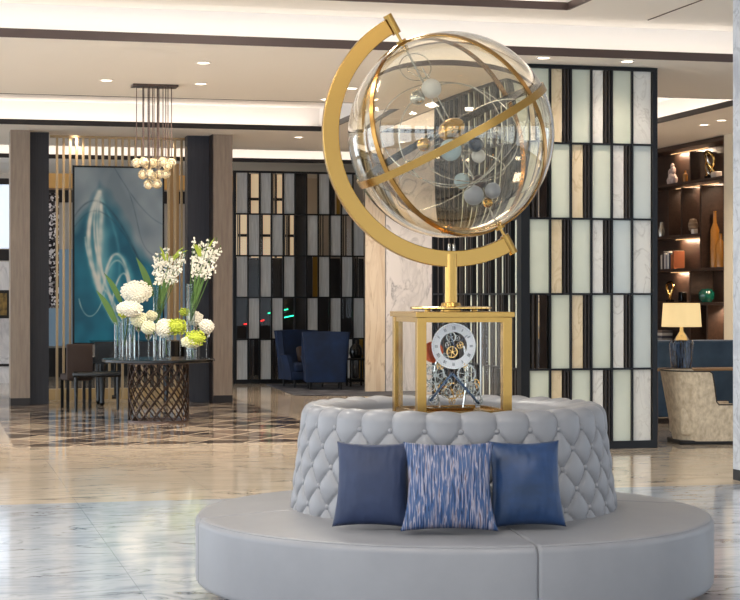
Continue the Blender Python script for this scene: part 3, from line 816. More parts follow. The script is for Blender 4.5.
for h, s_ in rom.items():
    a = PI/2-h*PI/6
    R3 = Matrix.Translation((dx, yd-.0045, dz))@Matrix.Rotation(-(a-PI/2), 4, 'Y')@Matrix.Translation((0,0,.103))
    wd = {'I':.0045,'V':.011,'X':.011}; tot = sum(wd[c] for c in s_); x = -tot/2
    for c in s_:
        ww = wd[c]; xm = x+ww/2
        if c == 'I': num.box(xm-.0011, xm+.0011, -.001, .001, -.009, .009, R3)
        elif c == 'V':
            for sg in (-1,1): num.tube([R3@Vector((xm+sg*.004,0,.009)), R3@Vector((xm,0,-.009))], .001, 4)
        else:
            for sg in (-1,1): num.tube([R3@Vector((xm+sg*.004,0,.009)), R3@Vector((xm-sg*.004,0,-.009))], .001, 4)
        x += ww
for k in range(60):
    a = 2*PI*k/60; R3 = Matrix.Translation((dx, yd-.0045, dz))@Matrix.Rotation(a, 4, 'Y'); num.box(-.0005,.0005,-.001,.001,.119,.123,R3)
num.build('numerals', ink, dial, False)
hm = MB()
for ang, ln, wd_ in ((-.35,.07,.004),(.9,.1,.0028)):
    R3 = Matrix.Translation((dx, yd-.014, dz))@Matrix.Rotation(ang, 4, 'Y'); hm.box(-wd_/2, wd_/2, -.001, .001, -.015, ln, R3)
hm.build('clock_hand', M['steel_blue'], gc, False)
for (px, py, r, s_, m_, yy) in [(452,337,.030,5,'steel',-.135),(453,352,.034,6,'gold_bright',-.13),(446,357,.022,4,'steel',-.14),(461,345,.02,4,'gold_bright',-.12),
        (431,386,.034,6,'steel',-.15),(475,389,.036,6,'steel',-.13),(447,393,.03,7,'steel',-.155),(459,389,.03,7,'steel',-.155),(441,366,.02,4,'gold_bright',-.15),(465,364,.02,4,'gold_bright',-.15),(449,345,.018,4,'steel',-.125),(458,338,.016,4,'steel',-.125),(436,375,.060,7,'steel',-.13),(467.5,374,.058,7,'steel',-.13),(453,391,.050,8,'gold_bright',-.12),(434,400,.030,5,'steel',-.15),(479,400.5,.030,5,'steel',-.15),
        (430,368,.026,4,'steel',-.16),(476,384,.03,5,'gold_bright',-.09),(443,378,.03,5,'steel',-.09),(463,384,.032,5,'steel',-.14),(453,401,.02,4,'gold_bright',-.15),(440,388,.034,6,'gold_bright',-.10),(471,390,.034,6,'steel',-.10),(449,382,.026,5,'steel',-.15),(461,394,.024,4,'gold_bright',-.15)]:
    x, _, z = cp(px, py, yy)
    gear(x, yy, max(z, r+.021), r, s_, m=m_, teeth=24)
x, _, z = cp(434, 352, -.09); MB().tube([(x,-.095,z),(x,-.085,z)], .06, 32).build('copper_disc', mat('copper', (.70,.32,.18), .3, .8), gc)
a_ = cp(453, 373, -.16)
legm = MB()
for (px, py) in ((431,401),(480,404)):
    b2 = cp(px, py, -.16); d2 = Vector(b2)-Vector(a_); legm = MB()
    ang = math.atan2(d2.x, d2.z); R3 = Matrix.Translation(a_)@Matrix.Rotation(ang, 4, 'Y')
    legm.box(-.006,.006,-.005,.005,0,d2.length,R3).build('movement_leg', M['steel_blue'], gc, False)
MB().box(dx-.13, dx+.13, -.12, -.02, .02, .045).build('movement_base', M['gold_bright'], gc, False)
plt = MB()
for sx in (-1,1): plt.tube([(dx+sx*.07,-.11,.045),(dx+sx*.10,-.11,.25),(dx+sx*.075,-.11,dz)], .006, 8)
plt.build('movement_frame', M['steel'], gc)

# ============ TABLE WITH FLOWERS ============
TX, TY = P(158.5, 24.1); TD = 24.1; TS = F/TD
tb = thing('round_table', 'round black table on a dark lattice drum base, covered with vases', 'table', (TX, TY, 0))
TZ = .855
MB().lathe([(0,-.045),(.74,-.045),(.765,-.035),(.765,-.008),(.755,0),(0,0)], (0,0,TZ), 72).build('tabletop', M['black'], tb)
lat = MB(); n = 16; RB = .405
for k in range(n):
    for s_ in (1,-1):
        lat.tube([(RB*math.cos(2*PI*k/n+s_*t/14*1.5), RB*math.sin(2*PI*k/n+s_*t/14*1.5), .02+.77*t/14) for t in range(15)], .0095, 6)
lat.build('lattice_base', mat('dark bronze lattice', (.28,.22,.19), .3, .7), tb)
MB().lathe([(.39,0),(.42,0),(.42,.025),(.39,.025),(.39,0)], (0,0,0), 48, False).build('base_ring', M['bronze_trim'], tb)
MB().lathe([(.39,.785),(.42,.785),(.42,.81),(.39,.81),(.39,.785)], (0,0,0), 48, False).build('base_ring', M['bronze_trim'], tb)

vglass = mat('vase glass', (.97,.99,.99), .0, trans=1, ior=1.3)
def tpos(px, dy): # on the table, dy metres behind its centre line (camera depth)
    x, y = P(px, TD+dy); return x, y
def vase_cyl(px, ytop, dy, r, label):
    x, y = tpos(px, dy); h = Z(ytop, TD+dy)-TZ
    t = thing('glass_vase', label, 'vase', (x, y, TZ), 0, 'clear vases on the round table')
    MB().lathe([(0,0),(r,0),(r,h),(r-.004,h),(r-.004,.012),(0,.012)], n=24).build('glass_body', vglass, t)
    MB().lathe([(0,.013),(r-.005,.013),(r-.005,h*.45),(0,h*.45)], n=20).build('water', mat('water', (1,1,1), 0, trans=1, ior=1.33), t) if h > .5 else None
    return x, y, h
def goblet(px, ytop, dy, label, rb=.05):
    x, y = tpos(px, dy); h = Z(ytop, TD+dy)-TZ
    t = thing('stem_vase', label, 'vase', (x, y, TZ), 0, 'stemmed vases on the round table')
    MB().lathe([(.045,0),(.045,.005),(.006,.012)], n=24).build('foot', vglass, t)
    MB().lathe([(.006,.012),(.006,h-.09)], n=12, caps=True).build('stem', vglass, t)
    MB().lathe([(.006,h-.09),(rb*.8,h-.05),(rb,h),(rb-.004,h),(.0,h-.08)], n=20).build('bowl', vglass, t)
    return x, y, h
def floret_ball(t, c, R, m, sc=(1,1,.72), n=None, fr=.017, jitter=.1, nm='blooms'):
    mb = MB(); n = n or int(90*(R/.09)**1.5)
    for i in range(n):
        z = 1-2*(i+.5)/n; a = i*2.39996; q = math.sqrt(1-z*z); d = Vector((q*math.cos(a), q*math.sin(a), z)); rr = R*(1+random.uniform(-jitter, jitter))
        p = Vector((c[0]+d.x*rr*sc[0], c[1]+d.y*rr*sc[1], c[2]+d.z*rr*sc[2]))
        f = fr*random.uniform(.8,1.2)
        mb.ico(p, f, 1, (1,1,.8))
    mb.ico(c, R*.85, 2, sc)
    return mb.build(nm, m, t, kind='stuff')
def blade(t, p0, p1, w, m, bend=.06, nm='leaf'):
    p0 = Vector(p0); p1 = Vector(p1); n = 14; vs = []; fs = []
    d = (p1-p0); side = d.cross(Vector((SA,CA,0))).normalized(); nrm = side.cross(d).normalized()
    for i in range(n+1):
        q = i/n; c = p0.lerp(p1, q)+Vector((0,0,1))*bend*math.sin(PI*q)*1.0
        ww = w*math.sin(PI*(.08+.92*q)**.8)*.5+.001
        for (a, b) in ((-1,0),(0,.12),(1,0),(0,-.06)):
            vs.append(c+side*(a*ww)+nrm*(b*ww*1.5))
    for i in range(n):
        for k in range(4): l = (k+1) % 4; fs.append((i*4+k, (i+1)*4+k, (i+1)*4+l, i*4+l))
    fs += [(0,1,2,3), (n*4+3,n*4+2,n*4+1,n*4)]
    return MB().add(vs, fs).build(nm, m, t)
def bunch(name, label, cat, px, py, dy, R, m, stem_to=None, green=None, sc=(1,1,.72), leaves=()):
    x, y = tpos(px, dy); z = Z(py, TD+dy)
    base_z = TZ+.02 if stem_to is None else stem_to[2]
    sx, sy = (x, y) if stem_to is None else stem_to[:2]
    t = thing(name, label, cat, (sx, sy, base_z), 0, None)
    c = (x-sx, y-sy, z-base_z)
    floret_ball(t, c, R, m, sc)
    MB().tube([(0,0,0),(c[0]*.6,c[1]*.6,c[2]*.55),c], .007, 6).build('stem', M['leaf'], t)
    if green:
        gx, gz, gr = green
        floret_ball(t, (c[0]+gx*CA, c[1]-gx*SA-.02, c[2]+gz), gr, M['green_petal'], (1,1,.8), nm='lime_blooms', fr=.015, jitter=.25)
    for (lx, lz, w_, mm) in leaves:
        blade(t, (c[0], c[1]-.03, c[2]-.05), (c[0]+lx*CA, c[1]-lx*SA-.04, c[2]+lz), w_, M[mm])
    return t
R = lambda px: px/TS
# cylinder vases
v1 = vase_cyl(117.5, 322, -.10, .045, 'clear cylinder vase at the left table edge, under the low drooping leaf')
v2 = vase_cyl(124.5, 318, .15, .04, 'clear cylinder vase second from the left table edge')
v3 = vase_cyl(132, 305, -.05, .045, 'clear cylinder vase under the two big white hydrangeas')
v4 = vase_cyl(157, 287, .12, .055, 'tall clear cylinder vase under the left white orchid spray')
v5 = vase_cyl(190.5, 284, -.02, .058, 'tallest clear cylinder vase under the right white orchid spray')
v6 = vase_cyl(166.5, 334, -.25, .06, 'short clear cylinder vase holding lime and white blooms at the table centre')
v7 = vase_cyl(193, 346, -.42, .055, 'low clear vase at the right front holding lime blooms')
g1 = goblet(138.5, 326, -.2, 'stemmed glass vase under the small round bloom left of centre')
g2 = goblet(148.5, 334, -.28, 'stemmed glass vase with a small cream bloom, left of the short cylinder')
g3 = goblet(180, 326, .18, 'stemmed glass vase behind the lime blooms')
g4 = goblet(199, 326, .22, 'stemmed glass vase just right of the tallest cylinder')
g5 = goblet(206.5, 333, -.02, 'stemmed glass vase at the right table edge')
def inv(v, f=.2): return (v[0], v[1], TZ+v[2]*f+.0)
bunch('hydrangea_bloom', 'largest white hydrangea head, topmost of the white domes', 'flower', 136.5, 292, -.05, R(14.5), M['white_petal'], inv(v3,.3))
bunch('hydrangea_bloom', 'big white hydrangea head directly below the largest one', 'flower', 129.5, 309, -.34, R(12), M['white_petal'], inv(v2,.3), green=(-.09,-.07,.055), sc=(1,1,.6))
bunch('hydrangea_bloom', 'small round cream bloom on a stemmed vase under the big domes', 'flower', 138.5, 319, -.2, R(7.5), M['cream_petal'], (g1[0],g1[1],TZ+g1[2]-.07), sc=(1,1,.95))
bunch('hydrangea_bloom', 'little white bloom half hidden right of the big domes', 'flower', 151, 316, .05, R(5.5), M['cream_petal'], inv(v4,.1), sc=(1,1,.9))
bunch('hydrangea_bloom', 'small cream ball bloom left of the lime cluster', 'flower', 148.3, 327.5, -.28, R(6.5), M['cream_petal'], (g2[0],g2[1],TZ+g2[2]-.07), sc=(1,1,.95))
bunch('hydrangea_bloom', 'white and lime bloom cluster low in the centre of the table', 'flower', 165, 328, -.25, R(8.5), M['white_petal'], inv(v6,.2), green=(.15,.02,.125), sc=(1,1,1))
bunch('hydrangea_bloom', 'small white ball bloom right of the tallest vase, with lime tuft', 'flower', 195, 318.5, .2, R(7.5), M['white_petal'], (g4[0],g4[1],TZ+g4[2]-.07), green=(-.15,.09,.06), sc=(1,1,.9))
bunch('hydrangea_bloom', 'white ball bloom at the right edge of the table', 'flower', 206.5, 326.5, -.02, R(6.8), M['white_petal'], (g5[0],g5[1],TZ+g5[2]-.07), sc=(1,1,1))
bunch('hydrangea_bloom', 'lime and white bloom cluster low at the right front of the table', 'flower', 191, 342, -.42, R(7.5), M['cream_petal'], inv(v7,.2), green=(.06,.05,.12), sc=(1.2,1,.8))
def spray(label, px, py, v, dy, W, H, lean_, seed):
    random.seed(seed)
    x, y = tpos(px, dy); z = Z(py, TD+dy); bz = TZ+v[2]*.5
    t = thing('orchid_spray', label, 'flower', (v[0], v[1], bz))
    c = Vector((x-v[0], y-v[1], z-bz))
    st = MB(); fl = MB(); lf = MB()
    for k in range(9):
        a = (k/8-.5); top = c+Vector((a*W*CA+lean_*W*.3, -a*W*SA+random.uniform(-.1,.1), H*.5*random.uniform(.3,1)))
        pth = [Vector((0,0,0)).lerp(top, q/8)+Vector((a*.05*math.sin(PI*q/8),0,.03*math.sin(PI*q/8))) for q in range(9)]
        st.tube(pth, .005, 5)
        for q in range(30):
            f = .58+.40*random.random(); p = Vector((0,0,0)).lerp(top, f)+Vector((random.gauss(0,.022),random.gauss(0,.03),random.gauss(0,.02)-.02))
            for e in range(3):
                aa = e*2.1+random.random()*6; fl.ico(p+Vector((.012*math.cos(aa), .008, .012*math.sin(aa))), .013, 1, (1,.6,1))
    st.build('stem', M['leaf'], t); fl.build('blooms', M['white_petal'], t, kind='stuff')
    for k in range(7):
        a = random.uniform(-1,1); p0 = c+Vector((a*.06,0,.02)); p1 = c+Vector((a*W*.62+lean_*.08, -.05, H*.5*random.uniform(.45,1.1)))
        blade(t, p0, p1, .022, M['leaf_lime'], .03, 'bract')
    for k in range(4):
        a = (-.5,.2,.6,-.1)[k]; blade(t, (0,-.02,c[2]*.15), (c[0]*.9+a*.14, -.05, c[2]*.85), .032, M['leaf'], .0)
    return t
spray('white orchid spray with lime tips above the left tall vase', 168, 263, v4, .1, R(30), R(34), .3, 3)
spray('white orchid spray reaching highest above the right tall vase', 203, 258, v5, -.02, R(26), R(44), .5, 8)
for (px0_, py0_, px1_, py1_, dy, w_, v, lb) in [(117,325,96,290,-.1,.085,v1,'long green leaf blade lowest at the left of the bouquet'),(122,305,104,273,.0,.075,v2,'green leaf blade in the middle of the three at left'),(153,296,136,257,.1,.09,v4,'tall green leaf blade left of the left orchid spray')]:
    xa, ya = tpos(px0_, dy); xb, yb = tpos(px1_, dy)
    t = thing('leaf_stalk', lb, 'leaf', (v[0], v[1], TZ+v[2]*.35))
    o_ = Vector((v[0], v[1], TZ+v[2]*.35))
    pa = Vector((xa, ya, Z(py0_, TD+dy)))-o_; pb = Vector((xb, yb, Z(py1_, TD+dy)))-o_
    blade(t, pa, pb, w_, M['leaf'], .04, 'blade')
    MB().tube([(0,0,0), pa*.5, pa*1.02], .006, 6).build('stem', M['leaf'], t)

# ============ PIANO, BENCH, CHAIR ============
x0, y0 = P(95, 27.3)
pn = thing('grand_piano', 'black lacquered grand piano standing below the painting', 'piano', (x0, y0, 0))
poly = [(0,0),(.15,-.0),(1.0,-.02)] + [(1.0+.42*math.sin(q*PI/2/10)*1.0, .30*(1-math.cos(q*PI/2/10))+.0) for q in range(1,11)] + [(1.42,.5),(1.35,.72),(1.2,.85),(0,.85)]
MB().prism(poly, .66, .98).build('body', M['black'], pn, False)
MB().prism([(a*1.01-.01, b*1.01-.01) for a, b in poly], .98, 1.0).build('lid', M['black'], pn, False)
for (lx, ly) in ((.12,.12),(.12,.72),(1.15,.4)):
    MB().lathe([(.055,.66),(.05,.4),(.035,.08),(.04,.06),(.04,.03),(.02,0)][::-1], (lx,ly,0), 16).build('leg', M['black'], pn)
MB().box(-.16,.0,.05,.8,.66,.76).build('keybed', M['black'], pn, False)
MB().box(-.14,-.01,.1,.75,.76,.775).build('keys', mat('ivory keys', (.9,.88,.82), .3), pn, False)
MB().tube([(.35,.4,.66),(.35,.4,.12)], .018).tube([(.30,.4,.12),(.40,.4,.12)], .03).build('pedal_lyre', M['black'], pn)
x0, y0 = P(97, 26.6)
bn = thing('piano_bench', 'low black bench with turned legs in front of the piano', 'bench', (x0, y0, 0), -.1)
MB().rbox(-.36,.36,-.17,.17,.49,.57,.02).build('seat', M['black'], bn)
for sx in (-1,1):
    for sy in (-1,1): MB().lathe([(.03,.49),(.028,.35),(.018,0)][::-1], (sx*.31,sy*.13,0), 12).build('leg', M['black'], bn)
x0, y0 = P(76, 27.0)
ch = thing('dining_chair', 'dark brown upholstered chair with black legs beside the piano', 'chair', (x0, y0, 0), .15)
MB().rbox(-.2,.2,-.22,.22,.42,.52,.03).build('seat', M['brownfab'], ch)
MB().rbox(-.2,.2,-.26,-.19,.44,.98,.02).build('backrest', M['brownfab'], ch)
for sx in (-1,1):
    for sy in (-1,1): MB().box(sx*.17-.02,sx*.17+.02,sy*.19-.02,sy*.19+.02,0,.43).build('leg', M['black'], ch, False)

# ============ CHANDELIER ============
CDp = 21.6; cx, cy = P(154.5, CDp); cs = F/CDp
cd = thing('pendant_chandelier', 'cluster chandelier of clear glass globes on long rods from a bronze plate', 'chandelier', (cx, cy, ZC))
MB().box(-.275,.275,-.14,.14,-.025,-.002).build('ceiling_plate', M['bronze_trim'], cd, False)
cg = noisy(mat('cut glass', (1,.96,.86), .05, trans=.85, ior=1.45, ), [(.4,(1,.97,.88)),(.6,(.95,.86,.68))], ns=30)
bulb = mat('warm bulb', (1,1,1), .4, emit=(1,.88,.68), es=.5)
gm = MB().ico((0,0,0), .064, 2); gmesh = None
balls = [(136.5,163,0),(143.8,162,-.06),(152.5,163,.03),(163,162,-.05),(171.5,163,.02),(142.8,174.5,.03),(149.7,174,-.05),(159,174.5,.04),(165.8,174,-.02),(148.5,184.5,0),(157.3,184,-.03),(148,165,.11),(158,164,.12),(154,176,.1),(168,166,-.1)]
first = None
for (px, py, dy) in balls:
    bx_, by_ = P(px, CDp+dy); q = Vector((bx_-cx, by_-cy, Z(py, CDp+dy)-ZC))
    MB().tube([(q.x,q.y,-.02),(q.x,q.y,q.z+.06)], .0055, 6).build('rod', M['bronze_trim'], cd)
    if first is None:
        g = MB().ico((0,0,0), .062, 2).build('glass_globe', cg, cd, False); first = g
        bl = MB().ico((0,0,0), .018, 2).build('bulb', bulb, g)
    else:
        g = first.copy(); col.objects.link(g); g.parent = cd; b2 = bl.copy(); col.objects.link(b2); b2.parent = g
    g.location = q; g.rotation_euler = (random.random(), random.random(), random.random())

# ============ BLUE WING CHAIRS + RUG ============
rx0, ry0 = P(262, DF(384.5)); 
o = MB().prism([P(266,DF(384.6)), P(400,DF(384.6)), P(430,DF(396)), P(296,DF(396))], .0015, .012).build('rug', M['rug'], None, False); tag(o, 'dark charcoal patterned rug under the blue wing chairs', 'rug')
def wing_chair(label, loc, rz):
    t = thing('wing_chair', label, 'armchair', loc, rz, 'blue wing chairs')
    # local: faces -y
    n = 18; vs = []; fs = []
    # wrapped back shell: plan arc, flared towards the top
    def shell(th, zt_fun, z0=.14):
        mb = MB(); vs = []; fs = []; cols_ = 50; rows = 12
        for side in (0, 1):
            for i in range(cols_+1):
                u = -1+2*i/cols_
                for j in range(rows+1):
                    v = j/rows; zt = zt_fun(abs(u)); z = z0+(zt-z0)*v
                    fl = .36+.07*v*v; off = th if side else 0
                    s_ = math.copysign(min(1, abs(u)/.55), u)
                    x = s_*(fl-off) if abs(u) > .55 else u/.55*(fl-off)
                    y = .36-off+.06*v if abs(u) <= .55 else (.36-off+.06*v)-(abs(u)-.55)/.45*(.62 if not side else .62-off)
                    vs.append((x, y, z))
        W_ = rows+1; B = (cols_+1)*W_
        for i in range(cols_):
            for j in range(rows):
                a = i*W_+j; fs += [(a, a+W_, a+W_+1, a+1), (B+a, B+a+1, B+a+W_+1, B+a+W_)]
            a = i*W_+rows; fs.append((a, a+W_, B+a+W_, B+a)); a = i*W_; fs.append((a, B+a, B+a+W_, a+W_))
        for i in (0, cols_):
            for j in range(rows): a = i*W_+j; fs.append((a, a+1, B+a+1, B+a))
        mb.add(vs, fs); return mb
    def zt(u):
        if u < .66: return 1.06-.03*u
        q = min(1, (u-.66)/.10); return 1.04-(1.04-.60)*q*q*(3-2*q)
    shell(.08, zt).build('backrest', M['velvet'], t)
    MB().rbox(-.30,.30,-.30,.28,.28,.46,.05).build('seat_cushion', M['velvet'], t)
    MB().rbox(-.33,.33,-.28,.33,.14,.29,.02).build('seat_base', M['velvet'], t)
    for sx in (-1,1):
        for sy in (-1,1): MB().lathe([(.014,0),(.026,.15)], (sx*.28, (.28 if sy > 0 else -.24), 0), 12).build('leg', M['black_matte'], t)
    return t
x, y = P(324.5, 32.2); wing_chair('blue velvet wing chair seen squarely from behind', (x, y, .012), PI-A+.05)
bpy.data.objects
w1 = [o for o in bpy.data.objects if o.name.startswith('wing_chair')][0]; w1.rotation_euler.z = PI+PI-A+.0
w1.rotation_euler.z = PI-A+.1
x, y = P(303.5, 33.0); w2 = copy_tree(w1); w2.location = (x, y, .012); w2.rotation_euler.z = -A+.45; w2['label'] = 'blue velvet wing chair turned half to the front with a brown cushion'
o = MB().rbox(-.17,.17,-.06,.06,0,.30,.045).build('cushion', M['brownfab']); o.location = (x+.03, y-.10, .47); o.rotation_euler = (-.25,0,-A+.7); tag(o, 'small brown cushion on the half turned blue wing chair', 'cushion')

# dark cabinet with figure right of the chairs
x, y = P(356, 33.2); t = thing('side_table', 'low black side table beside the blue wing chair, before the grey screen', 'side table', (x, y, 0))
MB().rbox(-.17,.17,-.2,.2,.5,.54,.01).build('tabletop', M['black'], t); MB().rbox(-.15,.15,-.17,.17,.12,.16,.01).build('shelf', M['black'], t)
for sx in (-1,1):
    for sy in (-1,1): MB().box(sx*.14-.015,sx*.14+.015,sy*.16-.015,sy*.16+.015,0,.5).build('leg', M['black'], t, False)
t = thing('sculpture', 'squat black sculpture on the low black side table', 'sculpture', (x, y, .54))
MB().lathe([(0,0),(.10,0),(.13,.08),(.12,.18),(.07,.25),(0,.27)], n=24).build('body', M['black'], t)
MB().tube([(0.0,0,.26),(.02,0,.32),(.05,0,.33)], .02).build('handle', M['black'], t)

# ============ BOOKCASE ============
BX = 12.36
ya = PX(723.5, BX)[0]; yb = 30.6
bc = thing('bookcase', 'tall dark brown built-in bookcase with lit shelves holding ornaments', 'bookcase', (BX, ya, 0))
L_bc = yb-ya; DP = .42
MB().box(DP-.02, DP, 0, L_bc, 0, 4.2).build('back_panel', M['shelf'], bc, False)
MB().box(0, DP, -.03, 0, 0, 4.27).box(0, DP, L_bc, L_bc+.03, 0, 4.27).build('side_panel', M['shelf'], bc, False)
MB().box(0, DP, 0, L_bc, 4.20, 4.27).build('top_panel', M['shelf'], bc, False)
lb_px = lambda px: PX(px, BX)[0]-ya
shz = {'a':3.63,'b':2.74,'c':2.17,'d':1.6,'e':.92,'f':.06}
warmstrip = mat('shelf light', (1,.85,.65), .5, emit=(1,.78,.55), es=1.3)
def shelf(z, q0, q1):
    MB().box(0, DP-.02, q0, q1, z-.05, z).build('shelf', M['shelf'], bc, False)
def lights(z, q0, q1):
    q1 = q0+(q1-q0)*.5
    MB().box(.34, .352, q0+.04, q1-.04, z-.06, z-.052).build('light_strip', warmstrip, bc, False)
    area('shelf_lamp', (BX+.31, ya+(q0+q1)/2, z-.075), .05, (q1-q0)*.8, 16, (1,.74,.52), (0,math.radians(-25),0))
q690, q700, q682 = lb_px(690), lb_px(700.5), lb_px(681.5)
for k in 'acdef': shelf(shz[k], 0, L_bc)
shelf(shz['b'], q700, L_bc)
def div(q, z0, z1): MB().box(0, DP-.02, q-.03, q+.03, z0, z1).build('divider', M['shelf'], bc, False)
div(q690, shz['a'], 4.12); div(q700, shz['c'], 3.53); div(q682, shz['b'], 3.53); div(lb_px(668), shz['b'], 3.53); div(q690, shz['d'], 2.12); div(q690-.0, .92, 1.55); div(lb_px(707), .92, 1.55)
MB().box(-.02, .3, 0, q690, .78, .90).build('ledge', mat('pale timber ledge', (.74,.64,.50), .5), bc, False)
# lighter inner panels, coloured paler still to carry the shelf glow
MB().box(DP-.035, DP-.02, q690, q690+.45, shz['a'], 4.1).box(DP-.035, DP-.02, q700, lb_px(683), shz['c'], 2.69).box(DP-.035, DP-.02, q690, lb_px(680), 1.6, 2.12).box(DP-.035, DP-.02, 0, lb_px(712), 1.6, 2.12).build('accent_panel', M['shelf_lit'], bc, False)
lights(4.25, 0, q690); lights(4.25, q690, L_bc); lights(3.63, 0, q700); lights(3.63, q700, L_bc); lights(2.74, q700, L_bc); lights(2.17, q690, L_bc); lights(2.17, 0, q690); lights(1.6, 0, q690)
struct('trim_30', MB().box(BX-.01, BX+.45, PX(733,BX)[0], ya-.04, 0, ZC), mat('cream pilaster', (.86,.82,.73), .5))
def on_shelf(px, z, d=.16): yy = PX(px, BX+d)[0]; return (BX+d, yy, z)
def obj_on(name, label, cat, px, z, prof, m, sc=1, d=.16):
    t = MB().lathe([(r*sc, h*sc) for r, h in prof], n=24).build(name, m, None, loc=on_shelf(px, z, d)); return tag(t, label, cat)
amber = mat('amber glaze', (.62,.42,.18), .25); 
mb = MB(); random.seed(4)
for (a, b, c, r) in [(0,0,.1,.11),(0,.05,.2,.08),(0,-.03,.24,.07),(0,-.0,.32,.05),(0,.12,.07,.07),(0,-.1,.08,.07)]: mb.ico((a,b,c), r, 2, (.7,1,1.1))
o = mb.build('rock_sculpture', noisy(mat('pink quartz', (.78,.68,.64), .5), [(.3,(.6,.5,.47)),(.7,(.86,.78,.74))], ns=12), None, loc=on_shelf(672.5, shz['a']+.0)); tag(o, 'pale pink quartz peak on the top shelf of the bookcase', 'sculpture')
obj_on('bottle', 'small amber bottle on the top shelf beside the pink quartz', 'bottle', 685.3, shz['a'], [(.0,0),(.045,0),(.045,.14),(.02,.17),(.02,.21),(0,.21)], amber)
t = thing('knot_sculpture', 'twisted gold and silver knot sculpture on the top shelf', 'sculpture', on_shelf(709, shz['a']), PI/2)
MB().box(-.07,.07,-.05,.05,0,.06).build('base', M['black'], t, False)
for k, mm in ((0,'gold_bright'),(1,'steel'),(2,'gold_bright')):
    pts_ = []
    for i in range(40):
        a = 2*PI*i/40; pts_.append((.11*math.sin(a+k)+.03*math.sin(2*a), .04*math.cos(2*a+k*2), .26+.2*math.cos(a)))
    MB().tube(pts_, .022, 8, closed=True).build('loop', M[mm], t)
o = MB().rbox(-.06,.06,-.09,.09,0,.1,.01).build('box', mat('ivory box', (.72,.68,.64), .4), None, loc=on_shelf(716.5, shz['a'], .12)); tag(o, 'ivory box on the top shelf right of the knot sculpture', 'box')
obj_on('bottle', 'small silver bottle on the second shelf at the screen edge', 'bottle', 661.5, shz['b'], [(0,0),(.05,0),(.06,.1),(.03,.2),(.03,.26),(0,.26)], mat('silver glaze', (.7,.68,.64), .2, .5))
obj_on('round_vase', 'round ribbed brown vase on the second shelf', 'vase', 690.7, shz['b'], [(0,0),(.08,0),(.13,.08),(.14,.16),(.12,.26),(.06,.31),(.05,.31),(0,.28)], noisy(mat('ribbed clay', (.5,.42,.34), .5), [(.4,(.34,.27,.21)),(.6,(.62,.54,.45))], scale=(1,1,14), ns=3), d=.2)
o = MB().rbox(-.04,.04,-.05,.05,0,.08,.01).build('box', mat('white box', (.85,.82,.78), .4), None, loc=on_shelf(694.5, shz['b'], .05)); tag(o, 'small white box in front of the round brown vase', 'box')
obj_on('tall_vase', 'tall amber bottle vase standing in the tall bookcase niche', 'vase', 714.8, shz['c'], [(0,0),(.07,0),(.075,.62),(.03,.74),(.024,.91),(.03,.93),(0,.93)], amber, d=.2)
obj_on('tall_vase', 'shorter amber bottle vase right of the tall one', 'vase', 720.6, shz['c'], [(0,0),(.075,0),(.08,.36),(.025,.46),(.025,.54),(.03,.55),(0,.55)], amber, d=.14)
bcs = [((.80,.76,.70),'cream'),((.25,.2,.2),'black'),((.75,.72,.70),'pale grey'),((.55,.53,.55),'mid grey'),((.85,.83,.80),'white'),((.20,.22,.28),'navy'),((.62,.36,.20),'rust'),((.55,.30,.16),'russet')]
yb_ = on_shelf(663.5, 0)[1]
pos_w = ['leftmost of the upright row','second from left in the row','third from left in the row','fourth from left in the row','fifth from left in the row','third from right in the row','second from right in the row','rightmost of the upright row']
for k, (c_, nm) in enumerate(bcs):
    th_ = .058; o = MB(); h_ = .25+.03*((k*5)%3)
    t = thing('book', nm+' book, '+pos_w[k]+' on the third shelf', 'book', (BX+.12, yb_-k*.072, shz['c']), 0, 'books on the third bookcase shelf')
    MB().box(0,.2,-th_/2,th_/2,0,h_).build('cover', mat('book '+nm, c_, .6), t, False)
    MB().box(.006,.194,-th_/2+.008,th_/2-.008,h_,h_+.003).build('pages', M['cream_petal'], t, False)
t = thing('ring_sculpture', 'looped gold ring sculpture on the fourth shelf', 'sculpture', on_shelf(670, shz['d']), PI/2)
MB().box(-.06,.06,-.05,.05,0,.04).build('base', M['black'], t, False)
MB().tube([(.09*math.cos(2*PI*i/30)+.02*math.sin(4*PI*i/30), .02*math.sin(4*PI*i/30), .19+.15*math.sin(2*PI*i/30)) for i in range(30)], .024, 8, True).build('loop', M['gold_bright'], t)
o = MB().rbox(-.05,.05,-.07,.07,0,.17,.01).build('box', M['black'], None, loc=on_shelf(682.5, shz['d'])); tag(o, 'small black box on the fourth shelf beside the gold ring', 'box')
obj_on('bowl_vase', 'dark green glass vase on the fourth shelf', 'vase', 706.5, shz['d'], [(0,0),(.09,0),(.13,.07),(.13,.16),(.09,.22),(.085,.22),(0,.05)], mat('green glass', (.04,.30,.25), .1, coat=.4))
for k in range(4):
    o = MB().rbox(-.1,.1,-.14,.14,0,.045,.004).build('magazine', mat('magazine', ((.6,.58,.56),(.3,.3,.34),(.75,.73,.7),(.42,.38,.36))[k], .5), None, loc=tuple(Vector(on_shelf(664, .92+k*.046)))); tag(o, ('bottom','second','third','top')[k]+' magazine of the flat stack behind the lamp', 'magazine', 'stacked magazines')

